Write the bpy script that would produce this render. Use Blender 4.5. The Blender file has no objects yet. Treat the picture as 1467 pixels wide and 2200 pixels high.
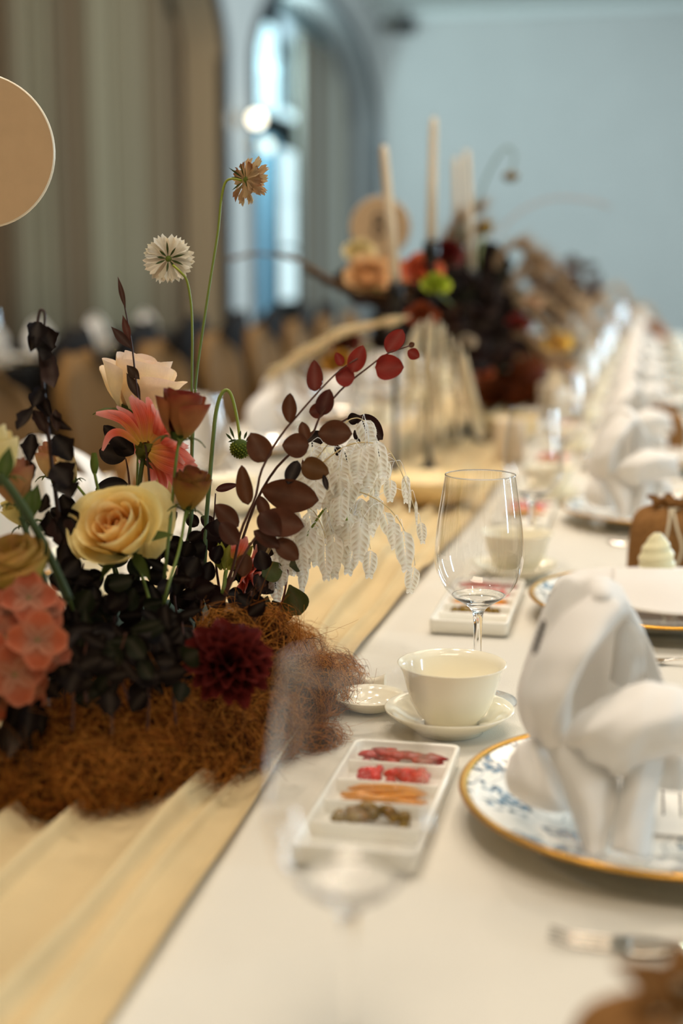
import bpy, math, random
import numpy as np
from mathutils import Vector, Matrix, Euler
R = math.radians
random.seed(7); rng = np.random.default_rng(7)
sc = bpy.context.scene
COL = sc.collection

# ------------------------------------------------------------------ camera, sky, lights, exposure
CAMH = 1.153; PITCH = R(9.74); YAW = R(12); FPX = 3055.0
cam_d = bpy.data.cameras.new('camera'); cam = bpy.data.objects.new('camera', cam_d); COL.objects.link(cam)
cam.location = (0, 0, CAMH); cam.rotation_euler = (R(90) - PITCH, 0, YAW)
cam_d.sensor_fit = 'VERTICAL'; cam_d.sensor_height = 36; cam_d.sensor_width = 24; cam_d.lens = FPX / 2200 * 36
cam_d.dof.use_dof = True; cam_d.dof.focus_distance = 1.31; cam_d.dof.aperture_fstop = 2.35
cam_d.clip_start = 0.02
sc.camera = cam
sc.view_settings.view_transform = 'Standard'; sc.view_settings.look = 'None'
sc.view_settings.exposure = 0.0; sc.view_settings.gamma = 1.0; sc.view_settings.use_curve_mapping = False

def lin(c):
    if isinstance(c, str): c = [int(c[i:i+2], 16) for i in (1, 3, 5)]
    return tuple(((v/255)/12.92 if v/255 <= .04045 else ((v/255+.055)/1.055)**2.4) for v in c)

w = bpy.data.worlds.new('daylight'); sc.world = w; w.use_nodes = True
w.node_tree.nodes['Background'].inputs[0].default_value = (0.42, 0.78, 1.0, 1)
w.node_tree.nodes['Background'].inputs[1].default_value = 1.6

def area(name, loc, rot, sx, sy, power, color, shape='RECTANGLE', spread=180):
    d = bpy.data.lights.new(name, 'AREA'); d.shape = shape; d.size = sx
    if shape in ('RECTANGLE', 'ELLIPSE'): d.size_y = sy
    d.energy = power; d.color = color; d.spread = R(spread)
    o = bpy.data.objects.new(name, d); COL.objects.link(o); o.location = loc; o.rotation_euler = rot
    return o
COOL = (0.66, 0.86, 1.0); WARM = (1.0, 0.84, 0.64)
CEIL = 5.05
# daylight through the tall windows of the right-hand wall (x = 6)
WINS = [(0.9, 1.25), (4.6, 4.95), (8.6, 8.95), (12.0, 16.5)]
for (a, b), pw in zip(WINS, (95, 95, 50, 1550)):
    area('window_daylight', (5.95, (a+b)/2, 2.2), (0, R(90), 0), 2.8, (b-a), pw, COOL, spread=180 if b < 10 else 150)
# daylight through the windows behind the left arches
o = area('arch_daylight', (-4.70, 17.7, 3.7), (0, 0, 0), .3, .9, 130, (0.6, 0.88, 1.0))
o.rotation_euler = Vector((-.35, 2.6, .75)).to_track_quat('-Z', 'Y').to_euler()
# recessed ceiling downlights over the long table, plus added fill lamps around the camera
DOWN = [(-1.35, 1.5), (-0.5, 2.4), (-1.35, 3.4), (0.35, 3.0), (-0.9, 4.6), (0.4, 4.9), (-0.9, 6.8), (0.4, 7.6), (-0.6, -0.9), (0.9, 0.9), (-2.0, 0.6), (1.7, -0.8), (-1.9, -1.3), (0.4, -2.2)]
for i, (x, y) in enumerate(DOWN):
    area('downlight', (x, y, CEIL-.13), (0, 0, 0), .10, .10, 15.5 if 1.2 < y < 8 else 2.2, (1.0, .87, .74) if 1.2 < y < 8 else WARM, 'DISK', 120)
# added fill lights, given the form of broad ceiling panels
FILL_PANELS = [(0.4, -1.2, 78), (0.9, 4.0, 45), (-0.4, 9.0, 50)]
for x, y, p in FILL_PANELS: area('fill_panel_light', (x, y, CEIL-.09), (0, 0, 0), 2.2, 1.6, p, (1.0, .84, .66))
# an added row of lamps that warms the curtains at the left
CURTAIN_FILL = [(-3.0, 6.5), (-2.9, 9.5), (-3.0, 12.2)]
for (x, y) in CURTAIN_FILL:
    area('downlight', (x, y, CEIL-.13), (0, 0, 0), .16, .16, 30, (1.0, .80, .58), 'DISK', 150)

# ------------------------------------------------------------------ helpers
_cp, _sp, _cy, _sy = math.cos(PITCH), math.sin(PITCH), math.cos(YAW), math.sin(YAW)
def W(px, py, z):
    """point seen at photo pixel (px, py) at depth z metres along the lens axis"""
    u = (px-733.5)/FPX; v = (py-1100)/FPX
    fw = _cp - v*_sp; dn = v*_cp + _sp
    return Vector(((u*_cy - fw*_sy)*z, (u*_sy + fw*_cy)*z, CAMH - dn*z))
RIGHT = Vector((_cy, _sy, 0)); FWD = Vector((-_sy*_cp, _cy*_cp, -_sp)); UPV = RIGHT.cross(FWD)

def tag(o, label=None, cat=None, group=None, kind=None):
    if label: o['label'] = label
    if cat: o['category'] = cat
    if group: o['group'] = group
    if kind: o['kind'] = kind
    return o
def wloc(o):
    p = Vector((0, 0, 0))
    while o: p += o.location; o = o.parent
    return p
def thing(name, loc, label, cat, group=None):
    o = bpy.data.objects.new(name, None); COL.objects.link(o); o.location = loc
    o.empty_display_size = .02
    return tag(o, label, cat, group)
def link(name, me, parent=None, loc=(0, 0, 0)):
    o = bpy.data.objects.new(name, me); COL.objects.link(o); o.location = loc
    if parent: o.parent = parent
    return o
def copy_tree(o, loc=None, label=None, group=None, parent=None, rz=None):
    c = o.copy(); COL.objects.link(c)
    if parent: c.parent = parent
    if loc is not None: c.location = loc
    if rz is not None: c.rotation_euler = (0, 0, rz)
    if label: c['label'] = label
    if group: c['group'] = group
    for ch in list(o.children): copy_tree(ch, parent=c)
    return c

class MB:
    def __init__(s): s.v = []; s.f = []; s.m = []; s.c = []; s.cc = (1, 1, 1); s.mi = 0
    def add(s, vs, fs, cols=None):
        b = len(s.v); s.v += [tuple(p) for p in vs]; s.f += [tuple(b+i for i in f) for f in fs]; s.m += [s.mi]*len(fs)
        s.c += list(cols) if cols is not None else [s.cc]*len(vs)
        return s
    def box(s, c, d, rz=0):
        x, y, z = (q/2 for q in d); ca, sa = math.cos(rz), math.sin(rz)
        vs = [(c[0]+i*x*ca-j*y*sa, c[1]+i*x*sa+j*y*ca, c[2]+k*z) for k in (-1, 1) for j in (-1, 1) for i in (-1, 1)]
        return s.add(vs, [(0, 2, 3, 1), (4, 5, 7, 6), (0, 1, 5, 4), (2, 6, 7, 3), (0, 4, 6, 2), (1, 3, 7, 5)])
    def lathe(s, prof, c=(0, 0, 0), n=48, sx=1, sy=1, wave=None):
        vs = []
        for (r, z) in prof:
            for k in range(n):
                a = 2*math.pi*k/n; q = r*(1+(wave(a, r, z) if wave else 0))
                vs.append((c[0]+q*math.cos(a)*sx, c[1]+q*math.sin(a)*sy, c[2]+z))
        fs = [(i*n+k, i*n+(k+1) % n, (i+1)*n+(k+1) % n, (i+1)*n+k) for i in range(len(prof)-1) for k in range(n)]
        return s.add(vs, fs)
    def disc(s, c, r, n=32, up=True):
        vs = [(c[0]+r*math.cos(2*math.pi*k/n), c[1]+r*math.sin(2*math.pi*k/n), c[2]) for k in range(n)]
        return s.add(vs, [tuple(range(n)) if up else tuple(range(n-1, -1, -1))])
    def tube(s, pts, rad, n=8, cols=None, caps=True):
        pts = [Vector(p) for p in pts]; N = len(pts)
        if not hasattr(rad, '__len__'): rad = [rad]*N
        vs = []; cs = []
        prev = None
        for i, p in enumerate(pts):
            t = (pts[min(i+1, N-1)] - pts[max(i-1, 0)]).normalized()
            a = prev if prev is not None else (Vector((1, 0, 0)) if abs(t.x) < .8 else Vector((0, 1, 0)))
            a = (a - t*a.dot(t)).normalized(); prev = a; b = t.cross(a)
            for k in range(n):
                an = 2*math.pi*k/n; vs.append(p + (a*math.cos(an)+b*math.sin(an))*rad[i])
                cs.append(cols[i] if cols else s.cc)
        fs = [(i*n+k, i*n+(k+1) % n, (i+1)*n+(k+1) % n, (i+1)*n+k) for i in range(N-1) for k in range(n)]
        if caps: fs += [tuple(range(n-1, -1, -1)), tuple((N-1)*n+k for k in range(n))]
        return s.add(vs, fs, cs)
    def grid(s, G, cols=None):
        """G: rows x cols x 3 array"""
        nr, nc = len(G), len(G[0])
        vs = [G[i][j] for i in range(nr) for j in range(nc)]
        fs = [(i*nc+j, i*nc+j+1, (i+1)*nc+j+1, (i+1)*nc+j) for i in range(nr-1) for j in range(nc-1)]
        cs = None if cols is None else [cols[i][j] for i in range(nr) for j in range(nc)]
        return s.add(vs, fs, cs)
    def mesh(s, name, mats, origin=(0, 0, 0), smooth=True):
        me = bpy.data.meshes.new(name); o = Vector(origin)
        me.from_pydata([(p[0]-o.x, p[1]-o.y, p[2]-o.z) for p in s.v], [], s.f)
        for m in (mats if isinstance(mats, (list, tuple)) else [mats]): me.materials.append(m)
        me.polygons.foreach_set('material_index', s.m)
        me.polygons.foreach_set('use_smooth', [smooth]*len(s.f))
        ca = me.color_attributes.new('Col', 'FLOAT_COLOR', 'POINT')
        ca.data.foreach_set('color', np.array([(c[0], c[1], c[2], 1) for c in s.c], dtype=np.float32).ravel())
        me.update(); return me
    def build(s, name, mats, parent=None, loc=None, smooth=True, sol=0, bev=0):
        if loc is None: loc = wloc(parent) if parent else Vector((0, 0, 0))
        me = s.mesh(name, mats, loc, smooth)
        o = link(name, me, parent, (0, 0, 0) if parent else loc)
        if sol:
            m = o.modifiers.new('solid', 'SOLIDIFY'); m.thickness = sol; m.offset = 0
        if bev:
            m = o.modifiers.new('bevel', 'BEVEL'); m.width = bev; m.segments = 2; m.limit_method = 'ANGLE'
        return o

def crom(P, n):
    """Catmull-Rom resample of a list of points to n points"""
    P = [np.array(p, float) for p in P]; P = [2*P[0]-P[1]] + P + [2*P[-1]-P[-2]]
    out = []; segs = len(P)-3
    for k in range(n):
        t = k/(n-1)*segs; i = min(int(t), segs-1); t -= i
        a, b, c, d = P[i:i+4]
        out.append(.5*((2*b)+(-a+c)*t+(2*a-5*b+4*c-d)*t*t+(-a+3*b-3*c+d)*t**3))
    return out
def cgrid(rows, nr, nc):
    rr = [crom(r, nc) for r in rows]
    cols = [crom([rr[i][j] for i in range(len(rr))], nr) for j in range(nc)]
    return [[cols[j][i] for j in range(nc)] for i in range(nr)]
def mixc(a, b, t): return tuple(x*(1-t)+y*t for x, y in zip(a, b))
def jit(c, s=.1):
    k = 1+random.uniform(-s, s); return tuple(min(1, v*k*(1+random.uniform(-s, s)*.3)) for v in c)

# ------------------------------------------------------------------ materials
def mat(name, color=(.8, .8, .8), rough=.6, metal=0, spec=.5, noise=0, nscale=20, bump=0, bscale=200, attr=False, trans=0, sheen=0, coat=0, ior=1.45, ncol=None, tex='NOISE'):
    m = bpy.data.materials.new(name); m.use_nodes = True; nt = m.node_tree; n = nt.nodes; l = nt.links
    b = n['Principled BSDF']; out = n['Material Output']
    b.inputs['Roughness'].default_value = rough; b.inputs['Metallic'].default_value = metal
    b.inputs['Specular IOR Level'].default_value = spec; b.inputs['IOR'].default_value = ior
    b.inputs['Sheen Weight'].default_value = sheen; b.inputs['Coat Weight'].default_value = coat
    tc = n.new('ShaderNodeTexCoord')
    if attr:
        a = n.new('ShaderNodeAttribute'); a.attribute_name = 'Col'; csock = a.outputs['Color']
    else:
        r = n.new('ShaderNodeRGB'); r.outputs[0].default_value = (*color, 1); csock = r.outputs[0]
    if noise:
        t = n.new('ShaderNodeTexNoise'); t.inputs['Scale'].default_value = nscale; t.inputs['Detail'].default_value = 5
        l.new(tc.outputs['Object'], t.inputs['Vector'])
        mx = n.new('ShaderNodeMix'); mx.data_type = 'RGBA'; mx.blend_type = 'MIX' if ncol else 'MULTIPLY'
        mr = n.new('ShaderNodeMapRange'); mr.inputs[1].default_value = .3; mr.inputs[2].default_value = .7
        l.new(t.outputs['Fac'], mr.inputs[0])
        if ncol:
            l.new(mr.outputs[0], mx.inputs[0]); mx.inputs[7].default_value = (*ncol, 1)
        else:
            mx.inputs[0].default_value = 1
            mr.inputs[3].default_value = 1-noise; mr.inputs[4].default_value = 1+noise*.35
            l.new(mr.outputs[0], mx.inputs[7])
        l.new(csock, mx.inputs[6]); csock = mx.outputs[2]
    l.new(csock, b.inputs['Base Color'])
    if bump:
        t2 = n.new('ShaderNodeTexNoise') if tex == 'NOISE' else n.new('ShaderNodeTexVoronoi')
        t2.inputs['Scale'].default_value = bscale
        l.new(tc.outputs['Object'], t2.inputs['Vector'])
        bp = n.new('ShaderNodeBump'); bp.inputs['Strength'].default_value = bump; bp.inputs['Distance'].default_value = .002
        l.new(t2.outputs[0], bp.inputs['Height']); l.new(bp.outputs[0], b.inputs['Normal'])
    if trans:
        tr = n.new('ShaderNodeBsdfTranslucent'); l.new(csock, tr.inputs[0])
        ms = n.new('ShaderNodeMixShader'); ms.inputs[0].default_value = trans
        l.new(b.outputs[0], ms.inputs[1]); l.new(tr.outputs[0], ms.inputs[2]); l.new(ms.outputs[0], out.inputs[0])
    return m
def emat(name, color, strength):
    m = bpy.data.materials.new(name); m.use_nodes = True; b = m.node_tree.nodes['Principled BSDF']
    b.inputs['Base Color'].default_value = (*color, 1); b.inputs['Emission Color'].default_value = (*color, 1); b.inputs['Emission Strength'].default_value = strength
    return m
def glass_mat(name, thin=False, tint=(1, 1, 1)):
    m = bpy.data.materials.new(name); m.use_nodes = True; nt = m.node_tree; n = nt.nodes; l = nt.links
    out = n['Material Output']; n.remove(n['Principled BSDF'])
    if thin:
        t = n.new('ShaderNodeBsdfTransparent'); t.inputs[0].default_value = (.94, .938, .93, 1)
        g = n.new('ShaderNodeBsdfGlossy'); g.inputs['Roughness'].default_value = .0; g.inputs[0].default_value = (1, 1, 1, 1)
        lw = n.new('ShaderNodeLayerWeight'); lw.inputs[0].default_value = .5
        pw = n.new('ShaderNodeMath'); pw.operation = 'POWER'; pw.inputs[1].default_value = 3.0
        l.new(lw.outputs['Facing'], pw.inputs[0])
        mu = n.new('ShaderNodeMath'); mu.operation = 'MULTIPLY_ADD'; mu.inputs[1].default_value = .8; mu.inputs[2].default_value = .075; mu.use_clamp = True
        l.new(pw.outputs[0], mu.inputs[0])
        ms = n.new('ShaderNodeMixShader'); l.new(mu.outputs[0], ms.inputs[0]); l.new(t.outputs[0], ms.inputs[1]); l.new(g.outputs[0], ms.inputs[2])
        l.new(ms.outputs[0], out.inputs[0])
    else:
        g = n.new('ShaderNodeBsdfGlass'); g.inputs['Roughness'].default_value = 0; g.inputs['IOR'].default_value = 1.47; g.inputs[0].default_value = (*tint, 1)
        l.new(g.outputs[0], out.inputs[0])
    return m
M = {}
M['cloth'] = mat('table_linen', lin('#dcd6c8'), .75, spec=.15, noise=.05, nscale=6, bump=.35, bscale=900, sheen=.2)
M['napkin'] = mat('napkin_cotton', lin('#fcf8f2'), .8, spec=.1, bump=.15, bscale=700, trans=.3, sheen=.2)
M['runner'] = mat('runner_chiffon', lin('#e6cfa0'), .7, spec=.1, noise=.08, nscale=9, trans=.25, bump=.2, bscale=800)
M['porcelain'] = mat('ivory_porcelain', lin('#fdf5dd'), .12, spec=.5, coat=.4)
M['whitepor'] = mat('white_porcelain', lin('#f6f2e6'), .15, spec=.5, coat=.3)
M['gold'] = mat('gold_gilding', lin('#dca544'), .25, 1)
M['silver'] = mat('polished_silver', lin('#d8d2c6'), .14, 1)
M['glass'] = glass_mat('crystal'); M['thin'] = glass_mat('thin_crystal', True)
M['petal'] = mat('petal', attr=True, rough=.6, spec=.2, trans=.3, noise=.12, nscale=60, bump=.25, bscale=260)
M['leaf'] = mat('leaf', attr=True, rough=.6, spec=.12, trans=.22, noise=.25, nscale=70, bump=.12, bscale=300)
M['stem'] = mat('stem', attr=True, rough=.45, spec=.35)
M['husk'] = mat('bleached_husk', attr=True, rough=.75, spec=.15, trans=.45)
M['plume'] = mat('dry_plume', attr=True, rough=.9, spec=.05, trans=.25)
M['moss'] = mat('moss_fibre', attr=True, rough=.8, spec=.12, trans=.15)
M['mossbody'] = mat('moss_body', lin('#331905'), .95, spec=.02, noise=.5, nscale=60, bump=1, bscale=160)
M['wax'] = mat('candle_wax', lin('#ecd8b8'), .45, spec=.3, trans=.12)
M['black'] = mat('black_iron', lin('#16120f'), .35, spec=.4)
M['pouch'] = mat('brown_jute', lin('#9a6f42'), .9, spec=.05, noise=.25, nscale=140, bump=.8, bscale=420)
M['cord'] = mat('cotton_cord', lin('#e2d3b4'), .85, spec=.05, bump=.5, bscale=900)
M['card'] = mat('sign_card', lin('#d3ae84'), .7, spec=.1, noise=.04, nscale=60)
M['cardedge'] = mat('sign_edge', lin('#f2dfc0'), .3, spec=.5)
M['ink'] = mat('ink', lin('#3a322c'), .6)
M['paper'] = mat('paper', lin('#f3efe6'), .7, spec=.1)
M['chair'] = mat('tan_upholstery', lin('#6e5029'), .75, spec=.12, noise=.15, nscale=40, bump=.4, bscale=500)
M['darkcloth'] = mat('dark_upholstery', lin('#17120e'), .8, spec=.1, noise=.2, nscale=30)
M['chairleg'] = mat('dark_wood', lin('#241710'), .4)
M['wood'] = mat('table_wood', lin('#5c3f27'), .5, noise=.3, nscale=12)
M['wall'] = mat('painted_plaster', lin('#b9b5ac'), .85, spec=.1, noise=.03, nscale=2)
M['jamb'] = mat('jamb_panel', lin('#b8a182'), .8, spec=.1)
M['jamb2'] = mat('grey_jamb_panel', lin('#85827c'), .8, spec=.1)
M['ceil'] = mat('ceiling_paint', lin('#c9c9c0'), .9, spec=.05)
M['trim'] = mat('arch_metal_trim', lin('#3e4044'), .35, .5)
M['floor'] = mat('carpet', lin('#2a221b'), .95, spec=.03, noise=.35, nscale=8, bump=.6, bscale=300)
M['curtain'] = mat('curtain', attr=True, rough=.85, spec=.05, trans=.12)
M['sheer'] = mat('blue_sheer', lin('#8fb9c8'), .8, trans=.4)
M['pane'] = emat('daylit_pane', lin('#cfe9ee'), 1.35)
M['frame'] = mat('window_metal', lin('#10181c'), .4)
M['globe'] = emat('lamp_globe', (1.0, .88, .66), 4.5)
M['globe_reflection'] = emat('lamp_reflection', (.9, .95, .8), 1.2)  # weak glow that stands for the bright wall lamp's reflection
M['lens'] = emat('downlight_lens', (1, .85, .6), 14)
M['brass'] = mat('brass', lin('#a8834c'), .3, 1)
M['oil'] = mat('condiment', attr=True, rough=.25, spec=.4, coat=.2, noise=.25, nscale=300, trans=.0, bump=.4, bscale=260)
M['cream'] = mat('cream_wax', lin('#f0e7bc'), .4, spec=.4)
M['pot'] = mat('terracotta', lin('#5e2413'), .6, noise=.3, nscale=20)
M['foam'] = mat('floral_foam', lin('#0d2a20'), .9)

# plate print: blue flowers and sprigs on white glaze
def plate_print():
    m = bpy.data.materials.new('printed_glaze'); m.use_nodes = True; nt = m.node_tree; n = nt.nodes; l = nt.links
    b = n['Principled BSDF']; b.inputs['Roughness'].default_value = .12; b.inputs['Coat Weight'].default_value = .4
    tc = n.new('ShaderNodeTexCoord')
    wn = n.new('ShaderNodeTexNoise'); wn.inputs['Scale'].default_value = 55; wn.inputs['Detail'].default_value = 3
    l.new(tc.outputs['Object'], wn.inputs['Vector'])
    ad = n.new('ShaderNodeVectorMath'); ad.operation = 'MULTIPLY_ADD'; ad.inputs[1].default_value = (.035,)*3
    l.new(wn.outputs['Color'], ad.inputs[0]); l.new(tc.outputs['Object'], ad.inputs[2])
    def ramp(src, lo, hi, a=0., bb=1.):
        r = n.new('ShaderNodeMapRange'); r.inputs[1].default_value = lo; r.inputs[2].default_value = hi; r.inputs[3].default_value = a; r.inputs[4].default_value = bb
        l.new(src, r.inputs[0]); return r.outputs[0]
    def mth(op, a, c):
        q = n.new('ShaderNodeMath'); q.operation = op; q.use_clamp = True
        for i, s in enumerate((a, c)):
            if isinstance(s, (int, float)): q.inputs[i].default_value = s
            else: l.new(s, q.inputs[i])
        return q.outputs[0]
    v = n.new('ShaderNodeTexVoronoi'); v.inputs['Scale'].default_value = 26; l.new(ad.outputs[0], v.inputs['Vector'])
    fl = ramp(v.outputs['Distance'], .40, .46, 1, 0)
    sep = n.new('ShaderNodeSeparateColor'); l.new(v.outputs['Color'], sep.inputs[0])
    fl = mth('MULTIPLY', fl, ramp(sep.outputs[0], .52, .55))
    n2 = n.new('ShaderNodeTexNoise'); n2.inputs['Scale'].default_value = 150; l.new(tc.outputs['Object'], n2.inputs['Vector'])
    fl = mth('MULTIPLY', fl, ramp(n2.outputs[0], .42, .47))
    v2 = n.new('ShaderNodeTexVoronoi'); v2.inputs['Scale'].default_value = 75; l.new(ad.outputs[0], v2.inputs['Vector'])
    lf = ramp(v2.outputs['Distance'], .36, .42, 1, 0)
    n3 = n.new('ShaderNodeTexNoise'); n3.inputs['Scale'].default_value = 18; l.new(tc.outputs['Object'], n3.inputs['Vector'])
    lf = mth('MULTIPLY', lf, ramp(n3.outputs[0], .50, .53))
    n4 = n.new('ShaderNodeTexNoise'); n4.inputs['Scale'].default_value = 24; n4.inputs['Detail'].default_value = 1; l.new(tc.outputs['Object'], n4.inputs['Vector'])
    vi = ramp(mth('ABSOLUTE', mth('SUBTRACT', n4.outputs[0], .5), 0), .006, .012, 1, 0)
    n5 = n.new('ShaderNodeMath'); n5.operation = 'SUBTRACT'; l.new(n4.outputs[0], n5.inputs[0]); n5.inputs[1].default_value = .5
    n6 = n.new('ShaderNodeMath'); n6.operation = 'ABSOLUTE'; l.new(n5.outputs[0], n6.inputs[0])
    vi = mth('MULTIPLY', ramp(n6.outputs[0], .004, .010, 1, 0), .7)
    al = mth('MAXIMUM', mth('MAXIMUM', fl, lf), vi)
    cm = n.new('ShaderNodeMix'); cm.data_type = 'RGBA'; cm.inputs[6].default_value = (*lin('#1d2230'), 1); cm.inputs[7].default_value = (*lin('#4f7896'), 1)
    l.new(ramp(n2.outputs[0], .45, .62), cm.inputs[0])
    mx = n.new('ShaderNodeMix'); mx.data_type = 'RGBA'; mx.inputs[6].default_value = (*lin('#f4f0e6'), 1)
    l.new(al, mx.inputs[0]); l.new(cm.outputs[2], mx.inputs[7]); l.new(mx.outputs[2], b.inputs['Base Color'])
    return m
M['print'] = plate_print()

# ------------------------------------------------------------------ the room
XL, XR, YF, YB = -4.2, 6.0, -3.0, 22.7
def struct(mb, name, m, smooth=False, parent=None, **k):
    o = mb.build(name, m, parent, smooth=smooth, **k)
    if not parent: o['kind'] = 'structure'
    return o
struct(MB().box(((XL+XR)/2-.7, (YF+YB)/2, -.05), (XR-XL+1.8, YB-YF+.4, .1)), 'floor', M['floor'])
struct(MB().box(((XL+XR)/2-.7, (YF+YB)/2, CEIL+.05), (XR-XL+1.8, YB-YF+.4, .1)), 'ceiling', M['ceil'])
struct(MB().box(((XL+XR)/2-.7, YB+.05, CEIL/2), (XR-XL+1.8, .1, CEIL)), 'wall_back', M['wall'])
struct(MB().box(((XL+XR)/2-.7, YF-.05, CEIL/2), (XR-XL+1.8, .1, CEIL)), 'wall_front', M['wall'])
# right wall with four tall window openings
mb = MB(); y0 = YF
for (a, b) in WINS:
    mb.box((XR+.1, (y0+a)/2, CEIL/2), (.2, a-y0, CEIL)); mb.box((XR+.1, (a+b)/2, .35), (.2, b-a, .7)); mb.box((XR+.1, (a+b)/2, (3.7+CEIL)/2), (.2, b-a, CEIL-3.7)); y0 = b
mb.box((XR+.1, (y0+YB)/2, CEIL/2), (.2, YB-y0, CEIL))
struct(mb, 'wall_right', M['wall'])
for i, (a, b) in enumerate(WINS):
    mb = MB(); n = max(1, round((b-a)/1.0))
    for k in range(n+1): mb.box((XR+.1, a+(b-a)*k/n, 2.2), (.06, .05, 3.0))
    for z in (.72, 2.2, 3.68): mb.box((XR+.1, (a+b)/2, z), (.06, b-a, .05))
    struct(mb, 'window_%d' % (i+1), M['frame'])
# left wall with arched recesses
ARCH = [(0.0, 6.2), (7.0, 14.05), (15.2, 22.35)]; ZS, BZ = 3.2, 1.35; DEP = .4
def archz(y, a, b):
    t = (y-(a+b)/2)/((b-a)/2); return ZS+BZ*math.sqrt(max(0, 1-t*t))
mb = MB(); y0 = YF
for (a, b) in ARCH:
    mb.box((XL-.02, (y0+a)/2, CEIL/2), (.04, a-y0, CEIL))
    ys = [a+(b-a)*(.5-.5*math.cos(math.pi*k/48)) for k in range(49)]
    vs = []; fs = []
    for y in ys: vs += [(XL, y, archz(y, a, b)), (XL, y, CEIL)]
    fs = [(2*i, 2*i+1, 2*i+3, 2*i+2) for i in range(48)]
    mb.add(vs, fs); y0 = b
mb.box((XL-.02, (y0+YB)/2, CEIL/2), (.04, YB-y0, CEIL))
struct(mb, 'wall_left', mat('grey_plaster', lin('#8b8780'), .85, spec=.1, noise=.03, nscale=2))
for i, (a, b) in enumerate(ARCH):
    ys = [a+(b-a)*(.5-.5*math.cos(math.pi*k/48)) for k in range(49)]
    path = [(a, 0)]+[(y, archz(y, a, b)) for y in ys]+[(b, 0)]
    mb = MB(); vs = []
    for (y, z) in path: vs += [(XL, y, z), (XL-DEP, y, z)]
    mb.add(vs, [(2*k, 2*k+2, 2*k+3, 2*k+1) for k in range(len(path)-1)])
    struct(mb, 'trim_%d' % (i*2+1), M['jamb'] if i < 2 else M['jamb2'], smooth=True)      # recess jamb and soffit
    mb = MB(); G = []
    for k, (y, z) in enumerate(path):
        yc = (a+b)/2; d = Vector((0, (y-yc)/((b-a)/2), max(0, z-ZS)/BZ)).normalized() if z > ZS else Vector((0, math.copysign(1, y-yc), 0))
        p = Vector((0, y, z)); q = p+d*.13
        G.append([(XL+.0, p.y, p.z), (XL+.05, p.y, p.z), (XL+.05, q.y, q.z), (XL+.0, q.y, q.z)])
    mb.grid(G); struct(mb, 'trim_%d' % (i*2+2), M['trim'])
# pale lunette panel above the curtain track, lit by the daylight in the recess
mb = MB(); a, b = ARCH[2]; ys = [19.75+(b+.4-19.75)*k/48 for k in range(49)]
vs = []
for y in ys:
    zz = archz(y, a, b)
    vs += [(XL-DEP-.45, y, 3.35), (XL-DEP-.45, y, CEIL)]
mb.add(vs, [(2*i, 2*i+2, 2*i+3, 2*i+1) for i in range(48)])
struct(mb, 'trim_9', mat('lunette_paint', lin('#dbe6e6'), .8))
# cornice
struct(MB().box(((XL+XR)/2, YB-.06, CEIL-.06), (XR-XL, .12, .12)), 'trim_7', M['ceil'])
struct(MB().box(((XL+XR)/2, YB-.015, .08), (XR-XL, .03, .16)), 'baseboard_back', M['wall'])
# outer wall behind the arches
XO = -5.45
struct(MB().box((XO-.05, (YF+YB)/2, CEIL/2), (.1, YB-YF, CEIL)), 'wall_left_outer', mat('dark_outer', lin('#0e1719'), .8))
def py_on(px, py, X):   # helper used only to size the panes of the far window
    u = (px-733.5)/FPX; v = (py-1100)/FPX; fw = _cp-v*_sp
    t = X/(u*_cy-fw*_sy); return (u*_sy+fw*_cy)*t, CAMH-(v*_cp+_sp)*t
XP = XO+.06
for (ya, yb, za, zb) in [(19.85, 20.9, 3.9, 4.45), (19.85, 20.9, 3.25, 3.85), (21.1, 22.1, 3.6, 4.1), (21.1, 22.1, 3.0, 3.5), (21.1, 22.2, 2.05, 2.6), (21.1, 22.2, 1.4, 2.0), (21.1, 22.2, .75, 1.35)]:
    pass
winf = struct(MB().box((XP-.03, 21.0, 2.6), (.04, 3.4, 4.4)), 'window_5', M['frame'])
def pane(x0, x1, y0p, y1p):
    ya, za = py_on(x0, y1p, XP); yb, zb = py_on(x1, y0p, XP)
    MB().box((XP+.01, (ya+yb)/2, (za+zb)/2), (.02, yb-ya, zb-za)).build('pane', M['pane'], winf, smooth=False)
for q in [(556, 590, 62, 140), (556, 590, 150, 232), (601, 634, 150, 192), (601, 634, 200, 250), (602, 638, 330, 425), (602, 638, 435, 530), (602, 638, 540, 645)]: pane(*q)
ya, za = py_on(558, 760, XP+.3); yb, zb = py_on(596, 300, XP+.3)
mb = MB(); G = []
for k in range(25):
    y = ya+(yb-ya)*k/24; G.append([(XP+.3+.03*math.sin(k*1.6), y, z) for z in (0.02, zb)])
o = mb.grid(G).build('sheer_curtain', M['sheer'], sol=.004); tag(o, 'narrow blue sheer curtain hanging in the far arched window', 'curtain')

# curtains: pleated sheets
def curtain(y0, y1, ztop, x, cols, label, per=.2, amp=.055):
    n = int((y1-y0)/.022); G = []; C = []
    ph = 0
    for k in range(n+1):
        y = y0+(y1-y0)*k/n; ph += .022/per*2*math.pi*(1+.25*math.sin(y*3.1))
        xx = x+amp*math.sin(ph)+.02*math.sin(ph*.37+1)
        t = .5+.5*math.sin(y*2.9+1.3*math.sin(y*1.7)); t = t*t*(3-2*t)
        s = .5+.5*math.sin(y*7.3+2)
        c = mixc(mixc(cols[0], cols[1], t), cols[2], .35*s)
        row = [(xx, y, z) for z in (.03, 1.2, 2.4, 3.4, ztop)]
        G.append(row); C.append([c]*5)
    o = MB().grid(G, C).build('curtain', M['curtain'], sol=.004)
    return tag(o, label, 'curtain')
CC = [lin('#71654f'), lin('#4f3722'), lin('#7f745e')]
curtain(-.2, 6.4, 4.5, XL-DEP-.09, CC, 'pleated beige curtain filling the nearest arch, mostly left of the frame')
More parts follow.
